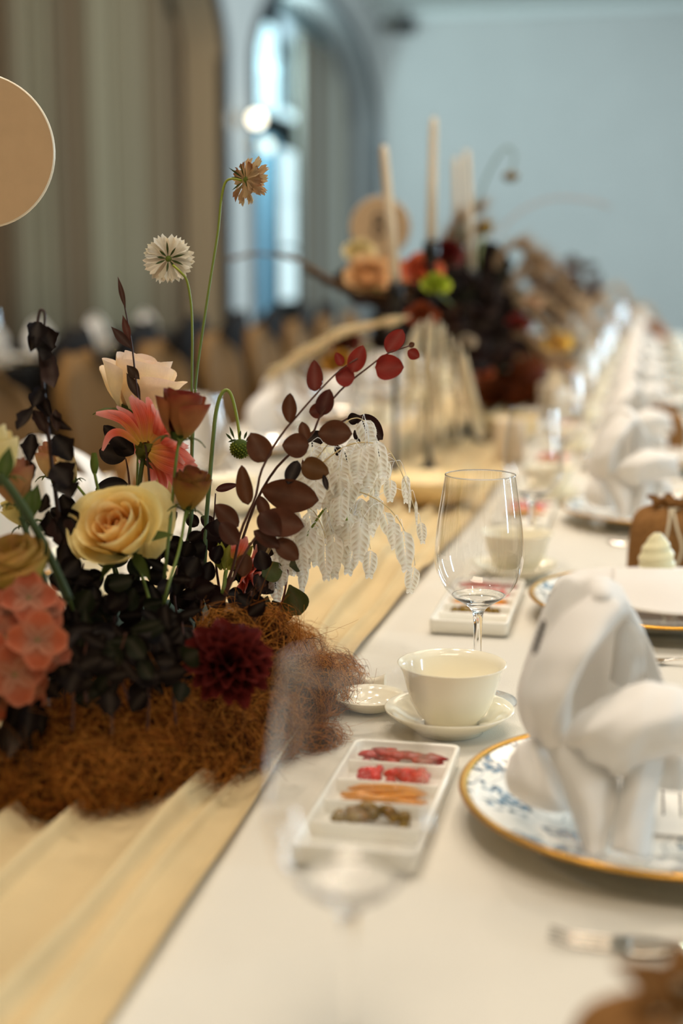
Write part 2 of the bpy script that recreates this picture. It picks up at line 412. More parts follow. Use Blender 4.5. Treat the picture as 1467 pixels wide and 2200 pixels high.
curtain(6.8, 14.3, 4.6, XL-DEP-.09, CC, 'tall pleated grey-beige curtain filling the large left arch')
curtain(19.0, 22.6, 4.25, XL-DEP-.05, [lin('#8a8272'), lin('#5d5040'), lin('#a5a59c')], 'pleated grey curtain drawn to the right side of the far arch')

# ------------------------------------------------------------------ lamp on the pier and its reflection
def wall_lamp(px, py, X, r, mg, label):
    y, z = py_on(px, py, X); t = thing('wall_lamp', (XL+.01, y, z), label, 'lamp')
    MB().lathe([(0, 0), (.07, 0), (.07, .02), (0, .02)], (0, 0, 0), 20).build('backplate', M['brass'], t, loc=Vector((0, 0, 0))).rotation_euler = (0, R(90), 0)
    MB().tube([(XL+.01, y, z), (X-r*.7, y, z-.02), (X, y, z-r)], .012, 8).build('arm', M['brass'], t)
    MB().lathe([(r*math.sin(math.pi*k/12), -r*math.cos(math.pi*k/12)) for k in range(13)], (X, y, z), 20).build('globe', mg, t)
    return t
wall_lamp(551, 256, -4.0, .075, M['globe'], 'bright round wall lamp on the pier between the arches')
wall_lamp(572, 314, -4.02, .07, M['globe_reflection'], 'dim round reflection of the bright wall lamp, modelled as a globe')  # reflection of the bright lamp, built as a second glowing globe
for i, (x, y) in enumerate(DOWN+CURTAIN_FILL):
    t = thing('ceiling_light', (x, y, CEIL), 'small round recessed ceiling downlight, in a set with added fill lamps', 'light', 'recessed downlights')
    MB().lathe([(.11, 0), (.115, -.012), (.09, -.012), (.085, -.1), (.0, -.1)], (x, y, CEIL), 24).build('housing', M['brass'], t)
for x, y, p in FILL_PANELS:  # frames built around the added fill lights
    t = thing('fill_light_panel', (x, y, CEIL), 'broad added fill light panel in a white frame on the ceiling', 'light', 'added fill light panels')
    MB().box((x, y-.84, CEIL-.05), (2.4, .06, .1)).box((x, y+.84, CEIL-.05), (2.4, .06, .1)).box((x-1.15, y, CEIL-.05), (.06, 1.7, .1)).box((x+1.15, y, CEIL-.05), (.06, 1.7, .1)).build('frame', M['paper'], t, smooth=False)
t = thing('ceiling_speaker', (-3.75, 22.45, 4.78), 'small dark round fitting high in the back corner', 'speaker')
MB().lathe([(0, 0), (.12, 0), (.14, .05), (.14, .2), (0, .2)], (-3.75, 22.45, 4.7), 20).build('housing', M['black'], t)
MB().tube([(-3.75, 22.45, 4.9), (-3.75, 22.45, CEIL)], .02, 8).build('bracket', M['black'], t)

# ------------------------------------------------------------------ long table, cloth, runner
TX0, TX1, TY0, TY1, TZ = -1.02, .225, -.35, 9.0, .75
t = thing('banquet_table', ((TX0+TX1)/2, (TY0+TY1)/2, 0), 'long banquet table hidden under the white cloth', 'table')
MB().box(((TX0+TX1)/2, (TY0+TY1)/2, TZ-.024), (TX1-TX0-.02, TY1-TY0-.02, .04)).build('tabletop', M['wood'], t, smooth=False)
for i in range(4):
    for x in (TX0+.12, TX1-.12):
        y = TY0+.15+(TY1-TY0-.3)*i/3
        MB().box((x, y, (TZ-.044)/2), (.05, .05, TZ-.044)).build('leg', M['wood'], t, smooth=False)
mb = MB(); xs = np.linspace(TX0, TX1, 26); prof = []
# cross-section: drop, top, drop
G = []
for j in range(160):
    y = TY0+(TY1-TY0)*j/159; row = []
    for z in (.02, .25, .5, .7):
        wv = .02*math.sin(y*14)+.012*math.sin(y*23+1); row.append((TX0-.012-(1-z/.75)*abs(wv+.03), y, z))
    row.append((TX0-.008, y, .742)); row.append((TX0, y, .75))
    for x in xs[1:-1]: row.append((x, y, .75))
    row.append((TX1, y, .75)); row.append((TX1+.008, y, .742))
    for z in (.7, .5, .25, .02):
        wv = .02*math.sin(y*13+2)+.012*math.sin(y*21); row.append((TX1+.012+(1-z/.75)*abs(wv+.03), y, z))
    G.append(row)
o = mb.grid(G).build('tablecloth', M['cloth'])
tag(o, 'long cream white tablecloth covering the banquet table to the floor', 'tablecloth')

def runner():
    xs = np.concatenate([np.linspace(-.62, -.26, 150)]); ys = np.linspace(.15, 8.6, 340)
    def fold(x, x0, w, h): d = (x-x0)/w; return h*np.exp(-d*d)
    G = []
    for y in ys:
        s = .012*math.sin(y*2.3)+.006*math.sin(y*6.1+1)
        e1 = -.277+.010*math.sin(y*3.1)+.015*max(0, y-1.3)*(1 if y < 1.8 else .5/(max(y-1.3, .5)))
        f = min(1, max(0, (y-.15)/.4))
        row = []
        for i, x in enumerate(xs):
            u = (x+.62)/.36; X = -.62+(e1+.62)*u
            z = .7545
            z += fold(X, -.332+s*.6, .0045, .011)+fold(X, -.337+s*.6, .014, .006)
            z += fold(X, -.388-s*.5, .005, .013)+fold(X, -.383-s*.5, .018, .006)
            z += fold(X, -.298+s*.25-.012*math.sin(y*1.7), .004, .006)+fold(X, -.45+s, .012, .012)+fold(X, -.52-s, .01, .012)
            z += .0025*math.sin(X*90+y*7)*math.sin(y*4.3+X*30)+.002*math.sin(y*21+X*55)
            z += .004*math.exp(-((X-e1)/.004)**2)
            if y > 1.35:
                q = math.sin(y*9+X*26+2*math.sin(X*9)); z += .010*max(0, q)**6*math.exp(-((y-1.8)/.9)**2)
            row.append((X, y, max(.7525, z)))
        G.append(row)
    o = MB().grid(G).build('table_runner', M['runner'], sol=.0006)
    return tag(o, 'cream chiffon table runner with long soft folds beneath the flowers', 'table runner')
runner()

# ------------------------------------------------------------------ tableware prototypes
GP = [(.0322, .2160), (.0337, .2070), (.0355, .1960), (.0377, .1820), (.0396, .1670), (.0409, .1520), (.0413, .1410), (.0407, .1320)]
def bowl_fine(): return GP
ORD = ['nearest', 'second', 'third', 'fourth', 'fifth', 'sixth', 'seventh', 'eighth', 'ninth', 'tenth', 'eleventh', 'twelfth']
def wine_glass(x, y, label):
    t = thing('wine_glass', (x, y, TZ), label, 'wine glass', 'wine glasses along the table'); c = (x, y, TZ)
    pr = crom([(a, b) for a, b in GP]+[(.0385, .1235), (.0352, .1155), (.0305, .1082), (.0250, .1026)], 48)
    MB().lathe([(p[0], p[1]) for p in pr], c, 72).build('bowl', M['thin'], t)
    # rim bead
    rim = [(.0322+.00045*math.cos(a), .2160+.00055*math.sin(a)) for a in np.linspace(0, 2*math.pi, 9)]
    MB().lathe(rim, c, 72).build('rim', M['glass'], t)
    outer = crom([(.0250, .1026), (.0218, .0999), (.0185, .0980), (.0115, .0935), (.0068, .0890), (.0047, .0830), (.0040, .0700), (.0037, .0500), (.0038, .0300), (.0048, .0170), (.0085, .0085), (.0140, .0052)], 50)
    inner = crom([(0.0, .0958), (.006, .0963), (.0130, .0982), (.0200, .1008), (.0246, .1034)], 18)
    MB().lathe([(0, .0046), (.0136, .0046)]+[(p[0], p[1]) for p in reversed(outer)]+[(p[0], p[1]) for p in reversed(inner)], c, 64).build('stem', M['glass'], t)
    MB().lathe([(.0136, .0050), (.0220, .0036), (.0310, .0026), (.0375, .0021)], c, 64).build('foot', M['thin'], t)
    MB().lathe([(.0375+.0006*math.cos(q), .0016+.0006*math.sin(q)) for q in np.linspace(0, 2*math.pi, 9)], c, 64).build('foot_rim', M['glass'], t)
    return t
def tray(x, y, label):
    # 8.8 x 24.5 cm dish along the table with five compartments
    t = thing('condiment_dish', (x, y, TZ), label, 'dish', 'divided condiment dishes'); X, Y = .0445, .1135
    mb = MB()
    def rr(hx, hy, z, r=.006):
        pts = []
        for (sx, sy, a0) in ((1, 1, 0), (-1, 1, 90), (-1, -1, 180), (1, -1, 270)):
            for k in range(5):
                a = R(a0+k*22.5); pts.append((x+sx*(hx-r)+r*math.cos(a), y+sy*(hy-r)+r*math.sin(a), TZ+z))
        return pts
    loops = [rr(X-.004, Y-.004, .001), rr(X-.001, Y-.001, .003), rr(X, Y, .016), rr(X-.0007, Y-.0007, .0175), rr(X-.0035, Y-.0035, .0175), rr(X-.0045, Y-.0045, .016), rr(X-.006, Y-.006, .006)]
    n = 20; vs = [p for L in loops for p in L]
    fs = [(i*n+k, i*n+(k+1) % n, (i+1)*n+(k+1) % n, (i+1)*n+k) for i in range(len(loops)-1) for k in range(n)]
    fs += [tuple(range(n-1, -1, -1)), tuple((len(loops)-1)*n+k for k in range(n))]
    mb.add(vs, fs); mb.build('dish', M['whitepor'], t)
    cell = (2*Y-.009)/5
    for k in range(1, 5):
        yy = y-Y+.0045+cell*k
        G = [[(x+s*(X-.005), yy-.0032, TZ+.006), (x+s*(X-.005), yy-.0016, TZ+.0150), (x+s*(X-.005), yy, TZ+.0158), (x+s*(X-.005), yy+.0016, TZ+.0150), (x+s*(X-.005), yy+.0032, TZ+.006)] for s in (-1, 1)]
        MB().grid(G).build('divider', M['whitepor'], t)
    foods = [(4, '#a81c08', 'sliced', .9), (3, '#d81800', 'diced', .8), (2, '#e8981c', 'strip', .9), (1, '#8a6600', 'caper', .8)]
    for (k, colr, sort, fill) in foods:
        yc = y-Y+.0045+cell*(k+.5); base = lin(colr)
        f = thing('condiment', (x, yc, TZ+.006), {'sliced': 'dark red sliced condiment in the farthest cell of a divided dish', 'diced': 'bright red diced condiment in a divided dish', 'strip': 'amber pickled strips in a divided dish', 'caper': 'olive green pickles in the front filled cell of a divided dish'}[sort], 'food', 'condiments in divided dishes')
        if sort == 'strip':
            for q in range(7):
                mb = MB(); mb.cc = jit(base, .15); x0 = x-.033+random.uniform(0, .006)
                pts = [(x0+.062*u, yc-.013+.0045*q+.002*math.sin(u*5+q), TZ+.010+.003*math.sin(u*3+q)+random.uniform(0, .002)) for u in np.linspace(0, 1, 7)]
                mb.tube(pts, [.001]+[.0028]*5+[.001], 6); mb.build('strip', M['oil'], f)
        else:
            nn = {'sliced': 26, 'diced': 34, 'caper': 22}[sort]
            for q in range(nn):
                mb = MB(); mb.cc = jit(base, .25)
                cx = x+random.uniform(-.031, .031)*(fill); cy = yc+random.uniform(-.012, .012); hz = .0105+.004*math.cos((cx-x)/.032*1.5)
                s = random.uniform(.0035, .0062) if sort != 'sliced' else random.uniform(.005, .008)
                fl = .35 if sort == 'sliced' else .8
                prof = [(s*math.sin(math.pi*i/5), -s*fl*math.cos(math.pi*i/5)) for i in range(6)]
                mb.lathe(prof, (cx, cy, TZ+hz+random.uniform(-.002, .002)), 7, sx=random.uniform(.8, 1.5), wave=lambda a, r, z: .15*math.sin(3*a+q))
                mb.build('piece', M['oil'], f)
    return t
def soup_bowl(x, y, label):
    t = thing('soup_bowl', (x, y, TZ+.0068), label, 'bowl', 'ivory soup bowls'); c = (x, y, TZ+.0068)
    pr = [(0, .0012), (.020, .0012), (.0222, 0), (.0238, 0), (.0240, .004), (.030, .010), (.0365, .022), (.0405, .036), (.0435, .048), (.0472, .0545), (.0478, .0552), (.0470, .0553), (.0425, .0480), (.0392, .036), (.035, .0225), (.028, .012), (.018, .0065), (0, .0055)]
    MB().lathe(pr, c, 72).build('bowl_body', M['porcelain'], t); return t
def saucer(x, y, label, r=.057):
    t = thing('saucer', (x, y, TZ), label, 'saucer', 'ivory saucers'); c = (x, y, TZ); k = r/.057
    pr = [(0, .0035), (.026, .0035), (.0285, 0.0005), (.0305, .0005), (.0315, .004), (.042, .009), (.0535, .0175), (.057, .0205), (.0572, .0212), (.0562, .0216), (.048, .0165), (.036, .0095), (.0265, .0068), (.0255, .0062), (0, .0062)]
    MB().lathe([(a*k, b*(1 if k == 1 else .8)) for a, b in pr], c, 72).build('saucer_body', M['porcelain'], t); return t
def charger(x, y, label):
    t = thing('charger_plate', (x, y, TZ), label, 'plate', 'charger plates with gold rims'); c = (x, y, TZ)
    MB().lathe([(0, .010), (.075, .010), (.080, .002), (.085, .002), (.088, .010), (.115, .0165), (.150, .0238)], c, 96).build('underside', M['glass' if False else 'porcelain'], t)
    MB().lathe([(.1500, .0262), (.145, .0256), (.120, .0205), (.100, .0160), (.092, .0140), (0, .0138)], c, 96).build('plate_face', M['print'], t)
    MB().lathe([(.1488, .0236), (.1528, .0238), (.1548, .0248), (.1554, .0262), (.1544, .0274), (.1512, .0276), (.1486, .0262)], c, 96).build('gold_rim', M['gold'], t)
    return t
def show_plate(x, y, label):
    t = thing('glass_show_plate', (x, y, TZ), label, 'plate', 'clear glass show plates'); c = (x, y, TZ)
    MB().lathe([(0, 0.0002), (.118, .0002), (.121, .0006), (.1215, .0015), (.119, .0019), (0, .0018)], c, 72).build('plate_body', M['thin'], t); return t
def fork(x, y, label):
    t = thing('fork', (x, y, TZ), label, 'fork', 'silver forks beside the plates')
    # tines point to -x, handle to +x
    for k in range(4):
        yy = y+(k-1.5)*.0058
        MB().tube([(x-.045, yy, TZ+.006), (x-.03, yy, TZ+.003), (x-.012, yy, TZ+.0022), (x+.004, yy, TZ+.003)], [.0006, .0011, .0013, .0014], 6).build('tine', M['silver'], t)
    rows = []
    for (u, wd, h) in [(0, .011, .0026), (.012, .0115, .0028), (.026, .008, .004), (.036, .0032, .0062), (.06, .0024, .0085), (.10, .0032, .0085), (.14, .0052, .006), (.165, .0058, .004), (.172, .003, .0038)]:
        rows.append([(x+u, y-wd, TZ+h), (x+u, y-wd*.5, TZ+h-.0006), (x+u, y, TZ+h-.0008), (x+u, y+wd*.5, TZ+h-.0006), (x+u, y+wd, TZ+h)])
    MB().grid(cgrid(rows, 24, 9)).build('handle', M['silver'], t, sol=.0016); return t
def pouch(x, y, label):
    t = thing('drawstring_pouch', (x, y, TZ), label, 'pouch', 'brown drawstring pouches'); c = Vector((x, y, TZ))
    G = []; n = 56
    prof = [(.0, .044, 0), (.004, .048, 0), (.03, .050, 0), (.065, .0495, .004), (.082, .046, .02), (.092, .038, .06), (.098, .026, .12), (.100, .018, .18), (.104, .018, .24), (.109, .023, .26), (.112, .024, .2)]
    for (z, r, wv) in prof:
        row = []
        for k in range(n+1):
            a = 2*math.pi*k/n; sq = (abs(math.cos(a))**4+abs(math.sin(a))**4)**(-.25)
            s = 1+(sq-1)*max(0, 1-z/.1)*.8; rr = r*s*(1+wv*math.sin(9*a+z*20)+wv*.4*math.sin(17*a))
            zz = z+(.004*math.sin(5*a+1)*(z/.126))
            row.append((c.x+rr*math.cos(a+.4), c.y+rr*math.sin(a+.4)*.85, c.z+zz))
        G.append(row)
    rows = [[G[i][k] for i in range(len(G))] for k in range(n+1)]
    rows = [crom(r, 34) for r in rows]
    mb = MB(); mb.grid([[rows[k][i] for k in range(n+1)] for i in range(34)])
    mb.lathe([(0, .001), (.045, .001)], (x, y, TZ), 20); mb.build('sack', M['pouch'], t, sol=.0012)
    mb = MB(); pts = [(c.x+.0185*math.cos(a), c.y+.0165*math.sin(a), c.z+.1005) for a in np.linspace(0, 2*math.pi, 30)]; mb.tube(pts, .0019, 6)
    a0 = -2.0
    for s, dx in ((0, -.010), (1, .012)):
        p0 = Vector((c.x-.004+s*.004, c.y-.018, c.z+.101))
        mb.tube(crom([p0, p0+Vector((.002, -.012, -.002)), p0+Vector((dx*.3+.003, -.030, -.020)), p0+Vector((dx*.8+.004, -.036, -.045)), p0+Vector((dx*.3+.002, -.037, -.072)), p0+Vector((-dx*.2+.002, -.037, -.092))], 26), .0017, 6)
    mb.build('drawstring', M['cord'], t); return t

def smooth_sheet(mb, rows, nr=26, nc=26, wr=.0012, seed=0):
    G = cgrid(rows, nr, nc)
    for i in range(nr):
        for j in range(nc):
            G[i][j] = G[i][j]+np.array([0, 1, 0])*wr*math.sin(i*.7+seed+j*.35)+np.array([1, 0, .3])*wr*.7*math.sin(j*.9+seed*2+i*.2)
    mb.grid(G)
NAP0 = Vector((.03, 1.02, TZ))
def napkin_mesh():
    """bishop-hat fold: hooded back, lapels, rolled collar, spread feet; traced at its true depth, then reused"""
    mb = MB()
    S = lambda rows, **k: smooth_sheet(mb, [[W(*p) for p in r] for r in rows], **k)
    # tall hood, open toward the front right
    S([[(1188, 1262, 1.03), (1215, 1240, 1.02), (1245, 1246, 1.015), (1280, 1238, 1.01), (1318, 1248, 1.02), (1342, 1275, 1.04)],
       [(1155, 1335, 1.05), (1190, 1320, 1.02), (1235, 1318, 1.005), (1290, 1300, .985), (1345, 1312, 1.00), (1375, 1335, 1.04)],
       [(1128, 1420, 1.06), (1165, 1415, 1.02), (1215, 1412, 1.00), (1290, 1400, 1.085), (1365, 1400, 1.08), (1404, 1410, 1.04)],
       [(1113, 1495, 1.06), (1145, 1500, 1.02), (1195, 1495, 1.01), (1290, 1490, 1.11), (1380, 1490, 1.09), (1430, 1495, 1.03)],
       [(1130, 1565, 1.05), (1155, 1575, 1.01), (1195, 1570, 1.01), (1280, 1570, 1.10), (1360, 1570, 1.08), (1424, 1560, 1.03)],
       [(1165, 1620, 1.04), (1180, 1630, 1.01), (1215, 1625, 1.00), (1270, 1630, 1.04), (1340, 1640, 1.04), (1395, 1620, 1.02)]], nr=34, nc=34)
    # left lapel folded over the hood opening, with a turned edge
    S([[(1290, 1262, .99), (1315, 1280, .985), (1340, 1302, .980), (1346, 1312, .990)],
       [(1205, 1325, .985), (1240, 1350, .965), (1272, 1384, .948), (1282, 1390, .962)],
       [(1145, 1420, .985), (1180, 1445, .958), (1222, 1468, .940), (1234, 1474, .956)],
       [(1122, 1510, .99), (1155, 1530, .960), (1190, 1550, .945), (1204, 1556, .960)],
       [(1155, 1600, 1.0), (1180, 1612, .975), (1205, 1618, .965), (1220, 1620, .975)]], nr=34, nc=18)
    # pale inner fold standing inside the hood
    S([[(1330, 1320, 1.02), (1358, 1345, 1.01), (1385, 1380, 1.02)],
       [(1318, 1390, 1.06), (1350, 1410, 1.03), (1385, 1440, 1.04)],
       [(1312, 1460, 1.07), (1345, 1480, 1.04), (1378, 1500, 1.05)]], nr=18, nc=14)
    # rolled collar sweeping right
    S([[(1228, 1552, .985), (1262, 1522, .975), (1318, 1490, .965), (1390, 1466, .96), (1470, 1480, .955), (1540, 1510, .96)],
       [(1212, 1575, .975), (1255, 1552, .945), (1320, 1528, .930), (1395, 1505, .930), (1470, 1515, .93), (1540, 1540, .94)],
       [(1208, 1598, .97), (1252, 1585, .935), (1322, 1575, .915), (1400, 1560, .912), (1475, 1560, .92), (1545, 1575, .94)],
       [(1222, 1618, .975), (1268, 1622, .945), (1328, 1632, .925), (1392, 1612, .925), (1470, 1600, .93), (1545, 1600, .95)],
       [(1240, 1628, .985), (1285, 1646, .96), (1334, 1664, .945), (1385, 1636, .945), (1465, 1616, .95), (1545, 1610, .965)],
       [(1262, 1612, .995), (1300, 1615, .98), (1340, 1618, .97), (1400, 1606, .965), (1480, 1600, .965), (1545, 1600, .97)]], nr=34, nc=40, wr=.0018)
    # inner swirl of the collar
    S([[(1215, 1585, .962), (1235, 1560, .955), (1270, 1545, .95), (1310, 1545, .945)],
       [(1228, 1598, .952), (1250, 1580, .94), (1285, 1570, .935), (1330, 1568, .93)],
       [(1250, 1602, .955), (1270, 1590, .945), (1305, 1584, .94), (1350, 1585, .935)]], nr=14, nc=16)
    # left wing
    S([[(1168, 1590, 1.0), (1140, 1588, .995), (1112, 1600, 1.0), (1098, 1625, 1.01)],
       [(1185, 1640, .985), (1150, 1640, .97), (1112, 1650, .98), (1088, 1665, 1.0)],
       [(1215, 1700, .985), (1170, 1705, .965), (1122, 1705, .975), (1092, 1700, 1.0)],
       [(1235, 1745, .99), (1200, 1745, .975), (1150, 1735, .985), (1115, 1715, 1.0)]], nr=20, nc=20)
    # front foot
    S([[(1150, 1560, .99), (1205, 1590, .965), (1270, 1615, .96), (1330, 1625, .965)],
       [(1185, 1640, .975), (1225, 1655, .95), (1285, 1665, .945), (1330, 1670, .955)],
       [(1218, 1715, .965), (1250, 1725, .935), (1290, 1735, .93), (1322, 1730, .945)],
       [(1245, 1790, .945), (1265, 1795, .925), (1290, 1800, .922), (1308, 1795, .935)],
       [(1258, 1832, .925), (1270, 1838, .915), (1285, 1838, .915), (1298, 1830, .922)]], nr=30, nc=20)
    # right foot
    S([[(1335, 1620, .965), (1370, 1625, .95), (1405, 1615, .955), (1440, 1600, .975)],
       [(1332, 1680, .955), (1362, 1685, .935), (1395, 1680, .94), (1425, 1660, .96)],
       [(1322, 1755, .94), (1350, 1760, .922), (1382, 1760, .928), (1405, 1745, .95)],
       [(1315, 1825, .925), (1340, 1835, .912), (1372, 1845, .912), (1395, 1845, .925)]], nr=26, nc=18)
    # right wing (leaves the frame)
    S([[(1405, 1600, .99), (1440, 1595, .975), (1490, 1600, .98)],
       [(1410, 1650, .975), (1450, 1655, .955), (1510, 1655, .97)],
       [(1405, 1690, .975), (1450, 1700, .96), (1510, 1690, .975)]], nr=14, nc=14)
    return mb
_napkin = napkin_mesh().mesh('napkin', M['napkin'], NAP0)
def napkin(x, y, label, rz=0):
    o = link('napkin', _napkin, None, (x, y, TZ)); o.rotation_euler = (0, 0, rz)
    m = o.modifiers.new('solid', 'SOLIDIFY'); m.thickness = .0012; m.offset = 0
    return tag(o, label, 'napkin', 'standing folded napkins')

# right-hand settings
protos = {}
SP = .64
def inst(key, fn, x, y, label):
    if key not in protos:
        protos[key] = fn(x, y, label); return protos[key]
    p = protos[key]; return copy_tree(p, loc=(x, y, p.location.z), label=label)
for k in range(12):
    y = SP*k; pos = ORD[k]+' place setting on the right side'
    if k > 8: pos = ORD[k]+' setting on the right side'
    inst('glass', wine_glass, -.144+(.0095 if k == 0 else 0), .65+y, ('clear wine glass, large and blurred, ' if k == 0 else 'clear empty wine glass in sharp focus, ' if k == 1 else 'clear wine glass ')+'at the '+pos)
    inst('plate', charger, .03, 1.02+y, 'blue flowered charger plate with gold rim, '+pos)
    inst('saucer', saucer, -.158, 1.20+y, 'ivory saucer under the soup bowl, '+pos)
    inst('bowl', soup_bowl, -.156, 1.20+y, 'ivory flared soup bowl on its saucer, '+pos)
    if k < 7: inst('fork', fork, -.0 if k else -.0, .815+y, 'silver fork before the plate, '+pos)
    if k < 7: inst('show', show_plate, .045, 1.0+y, 'clear glass show plate beneath the charger, '+pos)
    if k != 1: napkin(.03, 1.02+y, 'white cloth napkin folded upright on the plate, '+pos)
# condiment dishes with their food
def tray_copy(k, first={}):
    y = 1.000+SP*k; x = -.181
    before = set(bpy.data.objects)
    if not first:
        t = tray(x, y, 'white divided condiment dish, nearest place setting on the right side')
        first['o'] = [o for o in bpy.data.objects if o not in before and o.parent is None]; return
    for o in first['o']:
        lab = o['label']; pos = ORD[k]+' place setting on the right side'
        lab = ('white divided condiment dish, '+pos) if o.name.startswith('condiment_dish') else lab
        copy_tree(o, loc=(o.location.x, o.location.y+SP*k, o.location.z), label=lab)
for k in range(6): tray_copy(k)
for o in [o for o in bpy.data.objects if o.get('group') == 'condiments in divided dishes']:
    k = int(round((o.location.y-1.0)/SP-.0)) if o.location.y > 1 else 0
    k = max(0, min(5, int((o.location.y-.88)/SP)))
    base = o['label'].split(' in ')[0] if 'farthest' not in o['label'] else 'dark red sliced condiment'
    where = {'dark': 'farthest filled cell', 'brig': 'second filled cell', 'ambe': 'third filled cell', 'oliv': 'front filled cell'}[base[:4]]
    o['label'] = base+' in the '+where+' of the '+ORD[k]+' condiment dish'
# left-hand settings
for k in range(9):
    y = SP*k; pos = ORD[k]+' place setting on the left side'
    if k < 8: inst('glass', wine_glass, -.656, 2.05+y, 'clear wine glass at the '+pos)
    inst('plate', charger, -.83, 1.74+y, 'blue flowered charger plate with gold rim, '+pos)
    napkin(-.83, 1.74+y, 'white cloth napkin folded upright on the plate, '+pos, R(180) if k % 2 else R(150))
    if k < 7:
        inst('saucer', saucer, -.66, 1.60+y, 'ivory saucer under the soup bowl, '+pos)
        inst('bowl', soup_bowl, -.66, 1.60+y, 'ivory flared soup bowl on its saucer, '+pos)
# pouches
for (x, y, l) in [(.028, .568, 'brown jute drawstring pouch, out of focus in the near right corner'), (.04, 1.85, 'brown jute drawstring pouch with pale cords behind the second plate on the right'),
                  (-.80, 2.2, 'brown pouch behind the peach dahlia, on the left side of the table'), (.04, 3.13, 'brown jute drawstring pouch beyond the third plate on the right'), (-.84, 3.45, 'brown jute drawstring pouch near the tan chairs on the left')]:
    inst('pouch', pouch, x, y, l)
# porcelain spoon rest left of the soup bowl
def small_dish(x, y, label):
    t = thing('small_dish', (x, y, TZ), label, 'dish'); 
    MB().lathe([(0, .002), (.018, .001), (.022, .003), (.030, .010), (.034, .0135), (.033, .0145), (.028, .011), (.02, .0055), (0, .005)], (x, y, TZ), 48, sx=1.0, sy=1.0).build('dish', M['porcelain'], t)
    return t
small_dish(-.238, 1.245, 'small shallow ivory dish left of the nearest soup bowl')
t = thing('chopstick_rest', (-.252, 1.315, TZ), 'small ivory porcelain chopstick rest behind the shallow dish', 'rest')
G = []
for k in range(13):
    u = -1+k/6; h = .009+.005*u*u; wd = .0065; x = -.252+.016*u
    G.append([(x, 1.315-wd, TZ+.0005), (x, 1.315-wd, TZ+h*.7), (x, 1.315-wd*.6, TZ+h), (x, 1.315+wd*.6, TZ+h), (x, 1.315+wd, TZ+h*.7), (x, 1.315+wd, TZ+.0005)])
mb = MB().grid(G); mb.add(G[0], [(0, 1, 2, 3, 4, 5)]); mb.add(G[-1], [(5, 4, 3, 2, 1, 0)]); mb.build('rest_body', M['porcelain'], t)
# second plate: flat folded napkin, card, cream swirl candle
def flat_napkin():
    mb = MB()
    rows = [[(-.085, 1.585, .031), (-.02, 1.55, .034), (.05, 1.53, .036), (.14, 1.54, .034)],
            [(-.095, 1.64, .033), (-.02, 1.62, .046), (.06, 1.60, .052), (.15, 1.61, .046)],
            [(-.09, 1.70, .033), (-.02, 1.69, .044), (.06, 1.68, .050), (.15, 1.69, .046)],
            [(-.07, 1.76, .032), (-.01, 1.765, .036), (.06, 1.76, .040), (.14, 1.76, .036)]]
    smooth_sheet(mb, [[(a, b, TZ+c) for a, b, c in r] for r in rows], 24, 24, .0008)
    rows = [[(-.04, 1.56, .040), (.03, 1.512, .040), (.10, 1.53, .040)],
            [(-.03, 1.62, .050), (.04, 1.58, .056), (.12, 1.60, .052)],
            [(-.03, 1.69, .050), (.04, 1.67, .056), (.12, 1.68, .052)]]
    smooth_sheet(mb, [[(a, b, TZ+c) for a, b, c in r] for r in rows], 20, 20, .0006, 3)
    o = mb.build('napkin', M['napkin'], sol=.0015, loc=Vector((.03, 1.66, TZ)))
    tag(o, 'white napkin lying folded flat on the second plate under the cream candle', 'napkin')
flat_napkin()
cc = Vector((.022, 1.705, TZ+.052)); t = thing('swirl_candle', cc, 'small cream swirl-shaped candle standing on the flat napkin', 'candle')
mb = MB(); G = []
for i in range(40):
    z = i/39; row = []
    for k in range(29):
        a = 2*math.pi*k/28; r = .0205*(1-z**2.2*.82)*(1+.055*math.sin(z*20-a)+.03*math.sin(3*a))+.0008
        row.append((cc.x+r*math.cos(a), cc.y+r*math.sin(a), cc.z+.040*z))
    G.append(row)
mb.grid(G); mb.disc((cc.x, cc.y, cc.z+.040), .004, 12); mb.build('wax_body', M['cream'], t)
MB().tube([cc+Vector((0, 0, .039)), cc+Vector((.0006, 0, .044))], .0006, 5).build('wick', M['ink'], t)

# menu card and name card at the nearest setting
t = thing('menu_card', (.07, 1.03, TZ+.0165), 'white menu card with printed lines lying on the nearest plate', 'card')
MB().box((.062, 1.035, TZ+.0155), (.115, .150, .0008)).build('card_sheet', M['paper'], t, smooth=False)
mb = MB()
for i in range(9):
    x = .012+.0125*i; y = .985+random.uniform(0, .02)
    ln = random.uniform(.03, .08); q = 0
    while q < ln:
        s = random.uniform(.002, .006); mb.box((x, y+q+s/2, TZ+.01605), (.0016, s, .0001)); q += s+.0012
mb.build('printed_lines', M['ink'], t, smooth=False)
t = [o for o in bpy.data.objects if o.name == 'napkin'][0]
mb = MB()
for k in range(11):
    u = k/10; p = W(1168-20*u, 1338+62*u, .972-.002*k); mb.box(p, (.0020+.0018*(k % 2), .0006, .0036))
tag(mb.build('lettering', M['ink'], t, smooth=False), 'dark printed lettering')

# ------------------------------------------------------------------ flower builders
def stem(parent, pts, r0=.0016, r1=.0012, c0=lin('#3d4a22'), c1=lin('#7b8a34'), n=26, name='stem', m='stem'):
    P = crom(pts, n); rr = [r0+(r1-r0)*i/(n-1) for i in range(n)]; cs = [mixc(c0, c1, i/(n-1)) for i in range(n)]
    return MB().tube(P, rr, 8, cs).build(name, M[m], parent)
def frame_of(axis, ref=None):
    a = Vector(axis).normalized(); r = Vector(ref) if ref else (Vector((0, 0, 1)) if abs(a.z) < .9 else Vector((1, 0, 0)))
    x = r.cross(a).normalized(); return x, a.cross(x), a
ROOT = Vector((-.43, 1.22, .80))
def cam_axis(r, u, f):   # direction given as right/up/toward camera components
    return (RIGHT*r+UPV*u-FWD*f).normalized()

